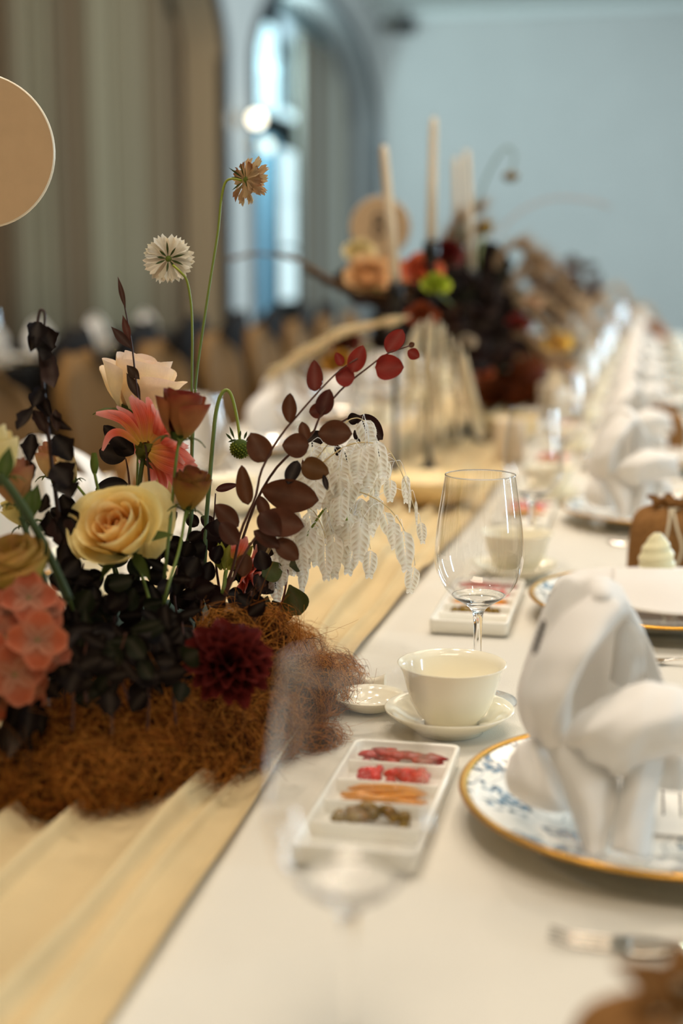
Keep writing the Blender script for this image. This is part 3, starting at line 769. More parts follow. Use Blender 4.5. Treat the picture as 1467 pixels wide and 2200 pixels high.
def rose(name, c, axis, rad, hgt, inner, outer, edge, label, cat='flower', n=22, openn=1.0, stempts=None, sepals=True, seed=1, group=None, top=None, pw=.85):
    """c = base of the cup (calyx), axis = opening direction"""
    rd = random.Random(seed); X, Y, A = frame_of(axis)
    t = thing(name, c, label, cat, group)
    for i in range(n):
        f = i/(n-1); ph = i*2.399+rd.uniform(-.3, .3); Ri = rad*(.10+.90*f**pw); H = hgt*(.80+.2*math.sin(f*math.pi))*(1-.10*f)
        span = (2.8-.75*f); flare = rad*openn*(max(0, f-.35)**1.3)*.75; drop = hgt*openn*.30*max(0, f-.45)
        cl = mixc(inner, outer, min(1, f*1.35)); nu, nv = 11, 9; G = []; C = []
        wob = rd.uniform(0, 6)
        for a in range(nv):
            v = a/(nv-1); row = []; rc = []
            for b in range(nu):
                u = -1+2*b/(nu-1); vv = v*(1-.16*abs(u)**3)
                wdt = span/2*(.35+.65*math.sin(min(1, v*1.25)*math.pi/2))
                th = ph+u*wdt
                r = Ri*(.22+.78*math.sin(min(1, vv*1.15)*math.pi/2)**.8)+flare*max(0, vv-.55)**1.6*3.2
                r *= 1-.05*abs(u)
                z = H*vv-drop*max(0, vv-.7)**2*9+.018*hgt*math.sin(u*3+wob)*v
                r += rad*.03*math.sin(u*4+wob)*v*v
                row.append(c+X*(r*math.cos(th))+Y*(r*math.sin(th))+A*z)
                e = max(0, vv-.62)/.30*(.75+.25*math.sin(u*6+wob))
                k = mixc(cl, edge, min(1, e)*.85); base = mixc(k, top or k, .0)
                rc.append(mixc(lin('#a9a24e'), base, min(1, .35+vv*2.2)) if f > .6 else base)
            G.append(row); C.append(rc)
        MB().grid(G, C).build('petal', M['petal'], t)
    MB_ = MB(); MB_.cc = lin('#4a5524')
    prof = [(.0, -.012), (.10, -.010), (.20, -.004), (.30, .01), (.33, .05)]
    vs = []
    for (q, z) in prof:
        for k in range(12):
            an = 2*math.pi*k/12; vs.append(c+X*(rad*q*math.cos(an))+Y*(rad*q*math.sin(an))+A*(hgt*z*3))
    MB_.add(vs, [(i*12+k, i*12+(k+1) % 12, (i+1)*12+(k+1) % 12, (i+1)*12+k) for i in range(4) for k in range(12)]).build('calyx', M['leaf'], t)
    if sepals:
        for k in range(5):
            an = k*1.257+.4; d = X*math.cos(an)+Y*math.sin(an); sd = A.cross(d); G = []
            for a in range(6):
                v = a/5; wd = rad*.13*math.sin(math.pi*min(1, v*.9+.08)); p = c+d*(rad*(.25+.75*v))+A*(hgt*(.02+.25*v-.35*v*v))
                G.append([p-sd*wd, p+A*(-.001), p+sd*wd])
            m_ = MB(); m_.cc = jit(lin('#56602a')); m_.grid(G).build('sepal', M['leaf'], t)
    mb = MB(); mb.cc = mixc(inner, (0, 0, 0), .25); vs = []
    for q in range(7):
        th_ = q/6; rr_ = rad*.42*math.sin(math.pi*min(1, th_*.9+.05))
        for k in range(14): an = 2*math.pi*k/14; vs.append(c+X*(rr_*math.cos(an))+Y*(rr_*math.sin(an))+A*(hgt*.72*th_))
    mb.add(vs, [(i*14+k, i*14+(k+1) % 14, (i+1)*14+(k+1) % 14, (i+1)*14+k) for i in range(6) for k in range(14)]); mb.build('flower_heart', M['petal'], t)
    if stempts: stem(t, stempts)
    return t

def leaf_mesh(mb, base, tip, wid, nrm, col, fold=.25, curl=.15, shape='round', midc=None):
    base = Vector(base); tip = Vector(tip); ax = tip-base; L = ax.length; ax.normalize()
    n = (nrm-ax*nrm.dot(ax)).normalized(); s = ax.cross(n); G = []; C = []
    nv = 12
    for a in range(nv+1):
        v = a/nv
        if shape == 'round': wv = wid*.5*(math.sin(math.pi*v**(.72+.35*((wid*7919) % 1)))**.62 if 0 < v < 1 else 0)
        elif shape == 'obovate': wv = wid*.5*(math.sin(math.pi*v**1.5)**.7 if 0 < v < 1 else 0)
        elif shape == 'wilt': wv = wid*.5*(math.sin(math.pi*v)**.7 if 0 < v < 1 else 0)*(1+.14*math.sin(v*13+wid*4000)+.08*math.sin(v*27))
        else: wv = wid*.5*(math.sin(math.pi*v)**1.1 if 0 < v < 1 else 0)
        wv = max(wv, wid*.015)
        p = base+ax*(L*v)+n*(-curl*L*(v-.15)**2)
        row = []; rc = []
        for u in (-1, -.55, 0, .55, 1):
            row.append(p+s*(u*wv)+n*(fold*wv*(abs(u)**1.5)-(.03*wv if u == 0 else 0)+.05*wid*math.sin(v*7+u*2+wid*900)*abs(u)))
            rc.append(mixc(col, midc or mixc(col, (1, .8, .6), .035), 1) if u == 0 else col)
        G.append(row); C.append(rc)
    mb.grid(G, C)
def leaf(parent, base, tip, wid, col, tilt=0, fold=.17, curl=.12, shape='round', nrm=None, name='leaf', m='leaf'):
    n = nrm or (-FWD+UPV*random.uniform(-.25, .35)+RIGHT*(tilt*.6+random.uniform(-.2, .2))).normalized()
    mb = MB(); leaf_mesh(mb, base, tip, wid, n, col, fold, curl, shape)
    return mb.build(name, M[m], parent)

# ------------------------------------------------------------------ nearest arrangement
t = thing('flower_foam_tray', (-.43, 1.22, TZ+.006), 'dark green floral foam tray hidden under the brown moss', 'tray')
MB().lathe([(0, 0), (.10, 0), (.11, .02), (.108, .022), (.09, .012), (0, .012)], (-.43, 1.22, TZ+.006), 32, sy=1.5).build('tray', M['black'], t)
MB().box((-.43, 1.22, TZ+.045), (.13, .22, .06)).build('foam_block', M['foam'], t, smooth=False, bev=.004)

# scabiosa heads
def scabiosa(c, axis, rad, label, pc, tipc, stempts, n=46, seed=3, ragged=.1, nb=9, fw=1):
    rd = random.Random(seed); X, Y, A = frame_of(axis); t = thing('scabiosa', c, label, 'flower')
    for i in range(n):
        f = math.sqrt((i+.5)/n); an = i*2.399; el = f*1.75      # angle from axis
        d = (A*math.cos(el)+(X*math.cos(an)+Y*math.sin(an))*math.sin(el)).normalized()
        d = (d+Vector((rd.gauss(0, 1), rd.gauss(0, 1), rd.gauss(0, 1)))*.10).normalized(); L = rad*(.78+.22*f)*(1+rd.uniform(-ragged-.08, ragged))
        s = d.cross(A).normalized() if abs(d.dot(A)) < .98 else X; q = s.cross(d)
        mb = MB(); w = rad*(.25+.13*f)*fw
        col = jit(pc, .06); cb = mixc(col, lin('#b98f55'), .35); ct = mixc(col, tipc, rd.uniform(.0, 1)**1.5)
        nl = 3; G = []; C = []
        p0 = c+d*rad*.15
        for a in range(7):
            v = a/6; row = []; rc = []
            for b in range(9):
                u = -1+b/4
                lobe = (.30*abs(math.cos(u*math.pi*nl/2)))*(v**3)
                wd = w*(.12+.88*v**1.5); r = L*(v*.85)+L*lobe*.9
                p = p0+d*r*.9+s*(u*wd)+q*(w*.35*(1-u*u)*v+rd.uniform(-.05, .05)*w*v+.22*w*math.sin(u*9+i)*v*v)
                row.append(p); rc.append(mixc(cb, mixc(col, ct, v**1.5), min(1, v*1.6)))
            G.append(row); C.append(rc)
        mb.grid(G, C).build('floret', M['petal'], t)
    mb = MB(); mb.cc = lin('#6f7a33')
    vs = []
    for k in range(7):
        a = k/6*math.pi*.6
        for j in range(10):
            an = j*.628; vs.append(c-A*(rad*.12*math.cos(a))+(X*math.cos(an)+Y*math.sin(an))*rad*.15*math.sin(a))
    mb.add(vs, [(i*10+k, i*10+(k+1) % 10, (i+1)*10+(k+1) % 10, (i+1)*10+k) for i in range(6) for k in range(10)]).build('receptacle', M['leaf'], t)
    for k in range(nb):
        an = k*2*math.pi/nb+rd.uniform(-.2, .2); d = (X*math.cos(an)+Y*math.sin(an)); L = rad*rd.uniform(.5, .95)
        b0 = c-A*rad*.12+d*rad*.12; tp = c-A*rad*(.22+rd.uniform(0, .25))+d*L
        leaf(t, b0, tp, rad*.10, jit(lin('#3f4c22')), shape='lance', nrm=-A, name='bract', fold=.3, curl=-.15)
    stem(t, stempts, .0013, .0011, lin('#3d5a3c'), lin('#9aa030'), 34)
    return t
z = 1.29
scabiosa(W(528, 386, z), cam_axis(.75, .05, -.65), .0190, 'dried cream scabiosa with browned petals on the tallest bent stem', lin('#e0bf90'), lin('#8a4a1e'),
         [ROOT+Vector((-.01, .0, 0)), W(402, 1180, 1.28), W(412, 1000, 1.28), W(420, 830, z), W(434, 720, z), W(452, 600, z), W(468, 500, z), W(475, 430, z), W(484, 392, z), W(500, 384, z), W(520, 388, z)], n=52, ragged=.3, seed=5, nb=8, fw=.62)
scabiosa(W(362, 556, z+.005), cam_axis(.05, -.02, -1), .0198, 'fresh white scabiosa seen from behind on a curved green stem', lin('#f3e6cc'), lin('#fff8e8'),
         [ROOT+Vector((-.02, .01, 0)), W(405, 1150, 1.28), W(411, 1000, z), W(412, 820, z), W(413, 730, z), W(411, 660, z), W(402, 605, z-.004), W(388, 585, z-.008), W(372, 570, z-.004)], n=84, seed=9, fw=.82)
# green seed pod
c = W(516, 963, z); t = thing('scabiosa_pod', c, 'round green scabiosa seed pod nodding on an arched stem', 'flower')
rP = .0088
for i in range(110):
    f = (i+.5)/110; ph = i*2.399; th = math.acos(1-1.55*f); d = Vector((math.sin(th)*math.cos(ph), math.sin(th)*math.sin(ph), -math.cos(th)))
    mb = MB(); p = c+d*rP; mb.cc = mixc(lin('#8c9430'), lin('#5a6a24'), random.random())
    s = .00105; X_, Y_, A_ = frame_of(d); vs = [p+A_*s*1.3]+[p+X_*s*math.cos(k*1.047)+Y_*s*math.sin(k*1.047) for k in range(6)]
    mb.add(vs, [(0, 1+k, 1+(k+1) % 6) for k in range(6)]).build('seed', M['leaf'], t)
mb = MB(); mb.cc = lin('#4a5a1e'); mb.lathe([(rP*math.sin(math.pi*k/10), -rP*math.cos(math.pi*k/10)*.95) for k in range(11)], c, 20).build('pod_body', M['leaf'], t)
for (bx, by, tx, ty) in [(500, 947, 484, 930), (504, 944, 492, 915), (508, 944, 489, 950), (524, 944, 531, 926), (528, 948, 539, 935), (514, 942, 517, 924)]:
    leaf(t, W(bx, by, z-.004), W(tx, ty, z-.006), .0022, lin('#38451d'), shape='lance', name='bract', curl=-.2)
stem(t, [ROOT+Vector((.03, .0, 0)), W(437, 1240, 1.28), W(443, 1120, z), W(452, 1010, z), W(458, 940, z), W(464, 885, z), W(474, 850, z), W(486, 838, z), W(497, 850, z), W(507, 888, z), W(513, 925, z), W(515, 945, z)], .0022, .0013, lin('#39563c'), lin('#98a23a'), 40)
# cream rose (side view)
rose('rose', W(285, 895, 1.345), cam_axis(.22, .93, .10), .039, .062, lin('#f4cfa4'), lin('#f5dfae'), lin('#fbe0cb'), 'large cream rose with curled edges, highest in the bouquet, seen from the side', openn=.62, seed=4, n=13,
     stempts=[ROOT+Vector((-.04, .03, 0)), W(290, 1180, 1.33), W(296, 1000, 1.345), W(296, 890, 1.345)])
# mauve rose
rose('rose', W(384, 945, 1.20), cam_axis(.10, .98, .12), .0235, .045, lin('#4e100e'), lin('#a8683a'), lin('#7c211c'), 'brick red and amber rose half open, right of the cream rose', openn=.40, seed=11, n=13,
     stempts=[ROOT+Vector((0, -.02, 0)), W(352, 1250, 1.19), W(368, 1100, 1.2), W(377, 1000, 1.2), W(384, 948, 1.2)])
rose('rose', W(400, 1096, 1.20), cam_axis(.25, .93, .2), .0170, .039, lin('#5d2a1c'), lin('#a87a34'), lin('#743020'), 'faded brown and gold rosebud below the brick red rose', openn=.2, seed=13, n=14,
     stempts=[ROOT+Vector((.01, -.03, 0)), W(352, 1300, 1.17), W(385, 1180, 1.19), W(399, 1098, 1.2)])
# yellow rose facing the lens
rose('rose', W(278, 1172, 1.185), cam_axis(-.22, .50, .84), .0375, .052, lin('#f2941c'), lin('#fbe08a'), lin('#fff0b4'), 'large open yellow rose with an apricot centre facing the camera', openn=.50, seed=21, n=18, pw=1.15,
     stempts=[ROOT+Vector((-.02, -.05, 0)), W(335, 1380, 1.16), W(318, 1280, 1.175), W(290, 1200, 1.19), W(276, 1172, 1.19)])
yr = [o for o in bpy.data.objects if o.name.startswith('rose') and 'large open yellow' in (o.get('label') or '')][0]
BACKP = 1
# buds at the left edge
rose('rose', W(2, 1035, 1.10), cam_axis(-.2, .96, .1), .020, .045, lin('#d9b95e'), lin('#e3cd84'), lin('#e8cf96'), 'pale yellow rosebud in green sepals cut by the left edge', openn=.15, seed=31, n=12,
     stempts=[ROOT+Vector((-.05, -.06, 0)), W(150, 1290, 1.12), W(90, 1150, 1.1), W(30, 1065, 1.1), W(4, 1038, 1.1)])
rose('rose', W(38, 1085, 1.16), cam_axis(-.1, .97, .1), .018, .040, lin('#8c4a34'), lin('#bd8650'), lin('#a05a44'), 'dusky peach rosebud behind the thick green stem at left', openn=.25, seed=33, n=14,
     stempts=[ROOT+Vector((-.07, -.02, 0)), W(120, 1300, 1.15), W(70, 1180, 1.16), W(40, 1088, 1.16)])
rose('rose', W(112, 1028, 1.27), cam_axis(.05, .98, .1), .0155, .034, lin('#c98a4e'), lin('#dfb678'), lin('#b06a52'), 'small apricot rose behind the dark wilted twig', openn=.3, seed=35, n=14,
     stempts=[ROOT+Vector((-.05, .03, 0)), W(170, 1220, 1.27), W(130, 1100, 1.27), W(113, 1030, 1.27)])
rose('rose', W(160, 1035, 1.25), cam_axis(-.35, .9, .1), .010, .028, lin('#d9b878'), lin('#e4cf9a'), lin('#d8b98a'), 'tiny cream rosebud leaning on a bright green stem', openn=.1, seed=36, n=9,
     stempts=[ROOT+Vector((-.03, .02, 0)), W(235, 1180, 1.25), W(195, 1085, 1.25), W(163, 1040, 1.25)])
rose('rose', W(60, 1128, 1.22), cam_axis(-.3, .9, .2), .017, .030, lin('#c9b25c'), lin('#d8c87e'), lin('#cdb86e'), 'small frilled yellow-green bloom at the left under the buds', openn=.4, seed=37, n=14)
rose('rose', W(46, 1272, 1.08), cam_axis(-.15, .85, .45), .028, .045, lin('#a88a2e'), lin('#b9a049'), lin('#c08a50'), 'ochre yellow rose low at the left edge above the coral hydrangea', openn=.4, seed=38, n=18,
     stempts=[ROOT+Vector((-.08, -.1, 0)), W(60, 1330, 1.1), W(47, 1275, 1.08)])
# green bud
c = W(203, 1005, 1.24); t = thing('lisianthus_bud', c, 'slim closed green bud standing above the yellow rose', 'flower')
X_, Y_, A_ = Vector((1, 0, 0)), Vector((0, 1, 0)), Vector((0, 0, 1))
for k in range(5):
    an = k*1.257; d = X_*math.cos(an)+Y_*math.sin(an); G = []
    for a in range(9):
        v = a/8; r = .0038*math.sin(math.pi*min(1, .12+v*.80))+(.0012*max(0, v-.8)*5); p = c+A_*(.019*v-.006)
        G.append([p+(X_*math.cos(an+u)+Y_*math.sin(an+u))*r for u in (-.7, -.35, 0, .35, .7)])
    m_ = MB(); m_.cc = jit(lin('#66742f'), .15); m_.grid(G).build('sepal', M['leaf'], t)
stem(t, [ROOT+Vector((-.03, .0, 0)), W(240, 1200, 1.24), W(222, 1100, 1.24), W(208, 1040, 1.24), W(203, 1016, 1.24)], .0016, .0014, lin('#35451f'), lin('#6f7d32'))
leaf(t, W(226, 1090, 1.24), W(216, 1050, 1.235), .006, lin('#6f7d32'), shape='lance')

# dahlia: long notched petals in layers
def dahlia(c, axis, rad, label, cols, n=34, seed=2, skip=None, stempts=None, cup=.55, wid=.30, group=None):
    rd = random.Random(seed); X, Y, A = frame_of(axis); t = thing('dahlia', c, label, 'flower', group)
    for i in range(n):
        f = (i+.5)/n; an = i*2.399; el = .25+1.25*math.sqrt(f)
        d = (A*math.cos(el)+(X*math.cos(an)+Y*math.sin(an))*math.sin(el)).normalized()
        if skip and skip(d): continue
        s = d.cross(A).normalized(); q = s.cross(d)
        if q.dot(A) < 0: q = -q
        L = rad*(.75+.3*f)*(1+rd.uniform(-.08, .08)); w = rad*wid*(.8+.3*f); G = []; C = []
        k0 = rd.uniform(.0, .5)
        for a in range(10):
            v = a/9; row = []; rc = []
            wv = w*.5*(math.sin(math.pi*min(1, .08+v*.86))**.7)*(1-.25*max(0, v-.8)*3)
            for b in range(13):
                u = -1+b/6; notch = .05*L*(1-abs(math.sin(u*2.6)))*max(0, v-.7)*3
                p = c+d*(L*v-notch)+s*(u*wv)+q*(wv*cup*abs(u)**1.3-.12*L*max(0, v-.6)*(1 if rd else 0)+.14*L*v*(1-v))
                row.append(p)
                g = mixc(cols[0], cols[1], min(1, v*1.9)); g = mixc(g, cols[2], max(0, v-.45)*1.4+.25*abs(u)*v+.0)
                g = mixc(g, cols[3], .75*(.5+.5*math.cos(u*11+i))*(1 if cols is DC else .5)*math.sin(math.pi*min(1, v*1.15))); g = mixc(g, (1, .9, .85), max(0, v-.82)*1.9*(cols is DC))
                rc.append(g)
            G.append(row); C.append(rc)
        MB().grid(G, C).build('petal', M['petal'], t)
    for k in range(7):
        an = k*.9; d = (X*math.cos(an)+Y*math.sin(an)); leaf(t, c-A*rad*.10+d*rad*.05, c-A*rad*.02+d*rad*.38, rad*.17, jit(lin('#6e6a24'), .15), shape='lance', nrm=-A, name='sepal', fold=.2)
    mb = MB(); mb.cc = lin('#5a5a20'); mb.lathe([(0, -.006), (.004, -.005), (.006, 0), (.004, .004), (0, .005)], c-A*rad*.08, 12).build('calyx', M['leaf'], t)
    if stempts: stem(t, stempts, .0025, .002, lin('#1e2614'), lin('#4a5522'))
    return t
DC = [lin('#d8a83c'), lin('#ee6a48'), lin('#f2a79c'), lin('#dc4a36')]
dahlia(W(312, 968, 1.285), cam_axis(.72, .34, -.50), .050, 'coral pink dahlia with drooping striped petals left of the brick red rose', DC, n=38, seed=2, wid=.30,
       stempts=[ROOT+Vector((-.02, .01, 0)), W(292, 1200, 1.28), W(296, 1080, 1.285), W(305, 1000, 1.285), W(311, 972, 1.285)])
td = [o for o in bpy.data.objects if o.name.startswith('dahlia')][-1]
def strap(parent, pts, wid, cols, n=-1):
    P = crom(pts, 16); G = []; C = []; US = [-1, -.78, -.55, -.33, -.1, .12, .35, .57, .8, 1]
    for a in range(16):
        v = a/15; ax = Vector(P[min(a+1, 15)]-P[max(a-1, 0)]).normalized(); s = ax.cross(-FWD).normalized(); wv = wid*.5*math.sin(math.pi*min(1, .1+v*.85))**.7
        G.append([Vector(P[a])+s*u*wv-FWD*(.25*wv*(1-u*u)) for u in US])
        C.append([mixc(mixc(cols[0], cols[1], min(1, v*2)), cols[2], max(0, v-.5)*1.6+.2*abs(u)) for u in US])
    C = [[mixc(c_, cols[3] if len(cols) > 3 else c_, .55*(j % 2)*math.sin(math.pi*min(1, i/15*1.1))) for j, c_ in enumerate(r_)] for i, r_ in enumerate(C)]
    return MB().grid(G, C).build('petal', M['petal'], parent)
zz = 1.272
for pts, wd in [([(300, 950), (270, 905), (245, 892), (206, 888)], 30), ([(298, 955), (262, 930), (236, 935), (220, 968)], 20), ([(308, 945), (305, 905), (292, 875), (279, 852)], 26), ([(318, 945), (322, 905), (322, 875), (316, 853)], 24),
                ([(312, 950), (310, 915), (302, 880), (294, 855)], 22), ([(322, 950), (345, 925), (365, 905), (372, 900)], 24), ([(325, 965), (355, 960), (385, 968), (418, 992)], 26), ([(320, 975), (350, 990), (385, 1000), (414, 990)], 26), ([(322, 955), (350, 945), (378, 945), (398, 940)], 22), ([(308, 950), (285, 915), (262, 893), (232, 883)], 18), ([(316, 946), (316, 905), (309, 875), (300, 860)], 18), ([(320, 948), (335, 915), (345, 890), (346, 875)], 20), ([(326, 958), (362, 935), (382, 925), (392, 922)], 20), ([(324, 970), (352, 975), (392, 985), (424, 1002)], 20), ([(320, 978), (345, 1000), (372, 1012), (396, 1010)], 22)]:
    strap(td, [W(px, py, zz-.002*i) for i, (px, py) in enumerate(pts)], wd*.85*zz/FPX, DC)
YC = [lin('#f4d27a'), lin('#fae49c'), lin('#fbedb8')]
strap(yr, [W(300, 1190, 1.20), W(318, 1130, 1.205), W(326, 1080, 1.205), W(318, 1035, 1.20)], .043, YC)
strap(yr, [W(318, 1200, 1.195), W(340, 1150, 1.20), W(350, 1100, 1.20), W(345, 1060, 1.197)], .024, YC)
dahlia(W(520, 1232, 1.30), cam_axis(.85, -.25, .1), .030, 'small pink dahlia facing right, half hidden under brown leaves', DC, n=26, seed=6, wid=.36,
       stempts=[ROOT+Vector((.04, .02, 0)), W(480, 1270, 1.3), W(515, 1235, 1.3)])
# closed dahlia with yellow-green bracts
c = W(486, 1225, 1.27); t = thing('dahlia', c, 'closed dahlia bud with yellow-green bracts and one pink petal', 'flower')
for k in range(12):
    an = k*2.4; off = RIGHT*(.011*math.cos(an))-FWD*(.006*math.sin(an)); tp = W(505+12*math.cos(an), 1172+8*math.sin(an*2), 1.268)
    leaf(t, c+off*.5, tp+off, .011, jit(mixc(lin('#b9b043'), lin('#8c8a30'), random.random()), .1), shape='lance', name='bract', curl=.05)
strap(t, [W(505, 1205, 1.265), W(520, 1175, 1.264), W(528, 1152, 1.265)], .010, DC); strap(t, [W(500, 1200, 1.262), W(505, 1180, 1.26), W(498, 1168, 1.262)], .008, DC)
stem(t, [ROOT+Vector((.02, .0, .0)), W(470, 1290, 1.26), c], .002, .0018)

# burgundy flower in the moss
dahlia(W(490, 1430, 1.11), cam_axis(.1, .5, .86), .038, 'dark burgundy ruffled flower nestled in the brown moss', [lin('#240706'), lin('#4c100e'), lin('#682019'), lin('#300a09')], n=46, seed=8, wid=.5, cup=1.0,
       stempts=[ROOT+Vector((.02, -.06, 0)), W(480, 1460, 1.17)])
# hydrangea
def hydrangea(centres, label, hc, cat='flower'):
    t = thing('hydrangea', hc, label, cat)
    for i, (c, ax, r) in enumerate(centres):
        X, Y, A = frame_of(ax); fl = MB(); fl.cc = lin('#8a7a4a')
        fl.lathe([(0, -.002), (.0018, -.001), (.002, .001), (0, .002)], (0, 0, 0), 8)
        f = fl.build('floret', M['petal'], t, loc=Vector((0, 0, 0))); f.location = c-Vector(hc)
        col = jit(mixc(lin('#b4532f'), lin('#9c5c44'), random.random()*.6), .12)
        for k in range(4):
            an = k*math.pi/2+random.uniform(-.15, .15)+i; d = (X*math.cos(an)+Y*math.sin(an)+A*.22).normalized(); s = A.cross(d).normalized(); q = s.cross(d); G = []; C = []
            for a in range(8):
                v = a/7; wv = r*.52*(math.sin(math.pi*min(1, .10+.80*v**.8))**.75); row = []; rc = []
                for u in (-1, -.5, 0, .5, 1):
                    row.append(Vector(d*(r*v)+s*(u*wv)+A*(.10*r*abs(u)-.18*r*v*v))); rc.append(mixc(mixc(lin('#a87458'), col, min(1, .1+v*1.4)-.10*(.5+.5*math.cos(u*14))*(1-v)), lin('#dc9a78'), .35*max(abs(u)-.6, 0)*2+.3*max(0, v-.85)*6))
                G.append(row); C.append(rc)
            me = MB().grid(G, C).mesh('petal', M['petal']); o = link('petal', me, f)
    return t
hc = W(20, 1400, 1.08)
cs = []
for (px, py, zq, r) in [(62, 1285, 1.04, .021), (20, 1310, 1.045, .020), (98, 1315, 1.05, .016), (80, 1375, 1.02, .022), (10, 1370, 1.035, .020), (32, 1450, 1.02, .023), (-20, 1420, 1.03, .022), (-15, 1300, 1.06, .02), (-40, 1360, 1.05, .02), (110, 1400, 1.04, .015), (60, 1480, 1.045, .017), (-5, 1500, 1.05, .018), (55, 1335, 1.06, .018), (40, 1400, 1.06, .018)]:
    p = W(px, py, zq); cs.append((p, (p-hc).normalized()*.7-FWD*.8+Vector((0, 0, .2)), r))
hy = hydrangea(cs, 'coral hydrangea head with broad soft florets at the lower left edge', hc)
stem(hy, [Vector((-.47, 1.12, .79)), hc, W(20, 1400, 1.06)], .003, .003, lin('#2a3316'), lin('#3a451e'))

# branches --------------------------------------------------------------
BR = lin('#5a3420'); RD = lin('#86291f'); DK = lin('#1e110d'); GR = lin('#545a30')
def branch(name, label, pts, z, leaves, sw=.0014, cat='branch', sc_=lin('#5a3424'), shape='round', group=None, root=True):
    P = [W(a, b, z if not isinstance(z, (list, tuple)) else z[i]) for i, (a, b) in enumerate(pts)]
    t = thing(name, P[0], label, cat, group)
    stem(t, P, sw, sw*.45, mixc(sc_, DK, .4), sc_, 30)
    for L in leaves:
        bx, by, tx, ty, wpx, col = L[:6]; zz = L[6] if len(L) > 6 else (z if not isinstance(z, (list, tuple)) else z[-1])
        dz = random.uniform(-.004, .012)
        if name == 'wilted_branch': leaf(t, W(bx, by, zz), W(tx, ty, zz-dz*1.5), wpx*1.25*zz/FPX, jit(col, .2), shape='wilt', curl=random.uniform(-.6, .6), fold=random.uniform(.3, 1.1), nrm=(-FWD+RIGHT*random.uniform(-1, 1)+UPV*random.uniform(-.4, .4)).normalized())
        else: leaf(t, W(bx, by, zz), W(tx, ty, zz-dz), wpx*1.3*zz/FPX, jit(col, .1), tilt=random.uniform(-.3, .3), shape=shape, curl=random.uniform(-.1, .16))
    return t
zb = 1.245
branch('smoke_bush_branch', 'long brown leafy branch reaching right, its red-tipped end highest', [(455, 1330), (500, 1220), (545, 1090), (590, 1010), (640, 960), (672, 930), (690, 890), (735, 835), (790, 790), (835, 758), (882, 742)], [1.28, 1.27, 1.26, 1.25, 1.245, 1.24, 1.24, 1.24, 1.24, 1.24, 1.24],
       [(831, 757, 865, 708, 32, RD), (806, 791, 868, 789, 46, RD), (876, 753, 900, 768, 20, RD), (878, 745, 890, 737, 10, BR), (689, 892, 708, 836, 30, lin('#50241c')), (700, 880, 664, 886, 26, lin('#5a2a1c')), (659, 946, 648, 906, 20, BR), (683, 931, 757, 931, 44, BR), (664, 957, 606, 957, 42, BR),
        (648, 997, 706, 1018, 40, lin('#684222')), (640, 990, 618, 1040, 26, DK), (695, 1020, 704, 1055, 10, DK), (560, 1052, 682, 1076, 56, lin('#5a3420')), (557, 1065, 575, 1115, 22, BR)])
branch('smoke_bush_branch', 'brown leafy branch leaning right just left of the longest one', [(470, 1320), (500, 1220), (518, 1140), (548, 1070), (562, 1010), (600, 940), (650, 880), (690, 835), (730, 795), (768, 770)], 1.23,
       [(755, 800, 780, 742, 30, RD), (762, 812, 720, 808, 38, RD), (735, 785, 722, 758, 16, RD), (676, 841, 675, 773, 28, lin('#6a2a20')), (621, 909, 624, 844, 26, BR), (571, 991, 538, 930, 42, BR), (533, 1085, 516, 1000, 30, lin('#603820')), (512, 1132, 462, 1084, 32, BR)])
branch('smoke_bush_branch', 'short brown branch with broad leaves right of the pink dahlia bud', [(480, 1290), (520, 1200), (560, 1140), (590, 1110), (615, 1120)], 1.22,
       [(556, 1116, 652, 1130, 50, lin('#5c3522')), (560, 1100, 600, 1150, 40, lin('#4c2a1b')), (592, 1160, 640, 1200, 34, BR), (510, 1170, 474, 1122, 32, lin('#522e20')), (530, 1190, 520, 1240, 30, BR), (545, 1140, 600, 1175, 26, lin('#4c2a1b'))])
branch('eucalyptus_branch', 'thin twig with round olive green leaves at the right of the moss', [(570, 1370), (600, 1310), (612, 1270), (618, 1225), (612, 1213)], 1.275,
       [(613, 1213, 562, 1238, 38, GR), (622, 1256, 645, 1322, 52, lin('#4b4a22')), (618, 1216, 652, 1205, 30, lin('#5a5a3e')), (585, 1290, 612, 1342, 54, lin('#2b261a')), (575, 1280, 558, 1340, 44, lin('#4b4a34'))], sc_=lin('#6a2f22'), shape='obovate')
branch('eucalyptus_branch', 'dark veined leafy twig beside the yellow-green dahlia bud', [(450, 1310), (430, 1250), (440, 1180), (458, 1120), (463, 1060)], 1.30,
       [(463, 1052, 512, 1042, 14, lin('#4a2420')), (560, 1200, 580, 1145, 42, lin('#2f211b')), (440, 1180, 470, 1130, 44, lin('#3c1d1b')), (452, 1150, 500, 1175, 44, lin('#341a19')), (430, 1230, 400, 1190, 40, DK), (425, 1130, 400, 1105, 22, DK), (440, 1210, 425, 1250, 34, DK)], sc_=lin('#3f211c'))
branch('smoke_bush_branch', 'drooping brown sprig behind the white grass', [(640, 1060), (655, 980), (700, 930), (745, 900), (768, 892), (790, 905)], 1.33,
       [(748, 905, 772, 893, 20, DK), (772, 893, 822, 945, 34, lin('#2c1611')), (760, 925, 790, 950, 22, DK), (800, 935, 812, 985, 20, DK), (700, 935, 650, 950, 26, DK), (730, 990, 722, 1030, 18, DK), (640, 1030, 690, 985, 20, lin('#38201a')), (720, 955, 745, 1000, 16, DK)])
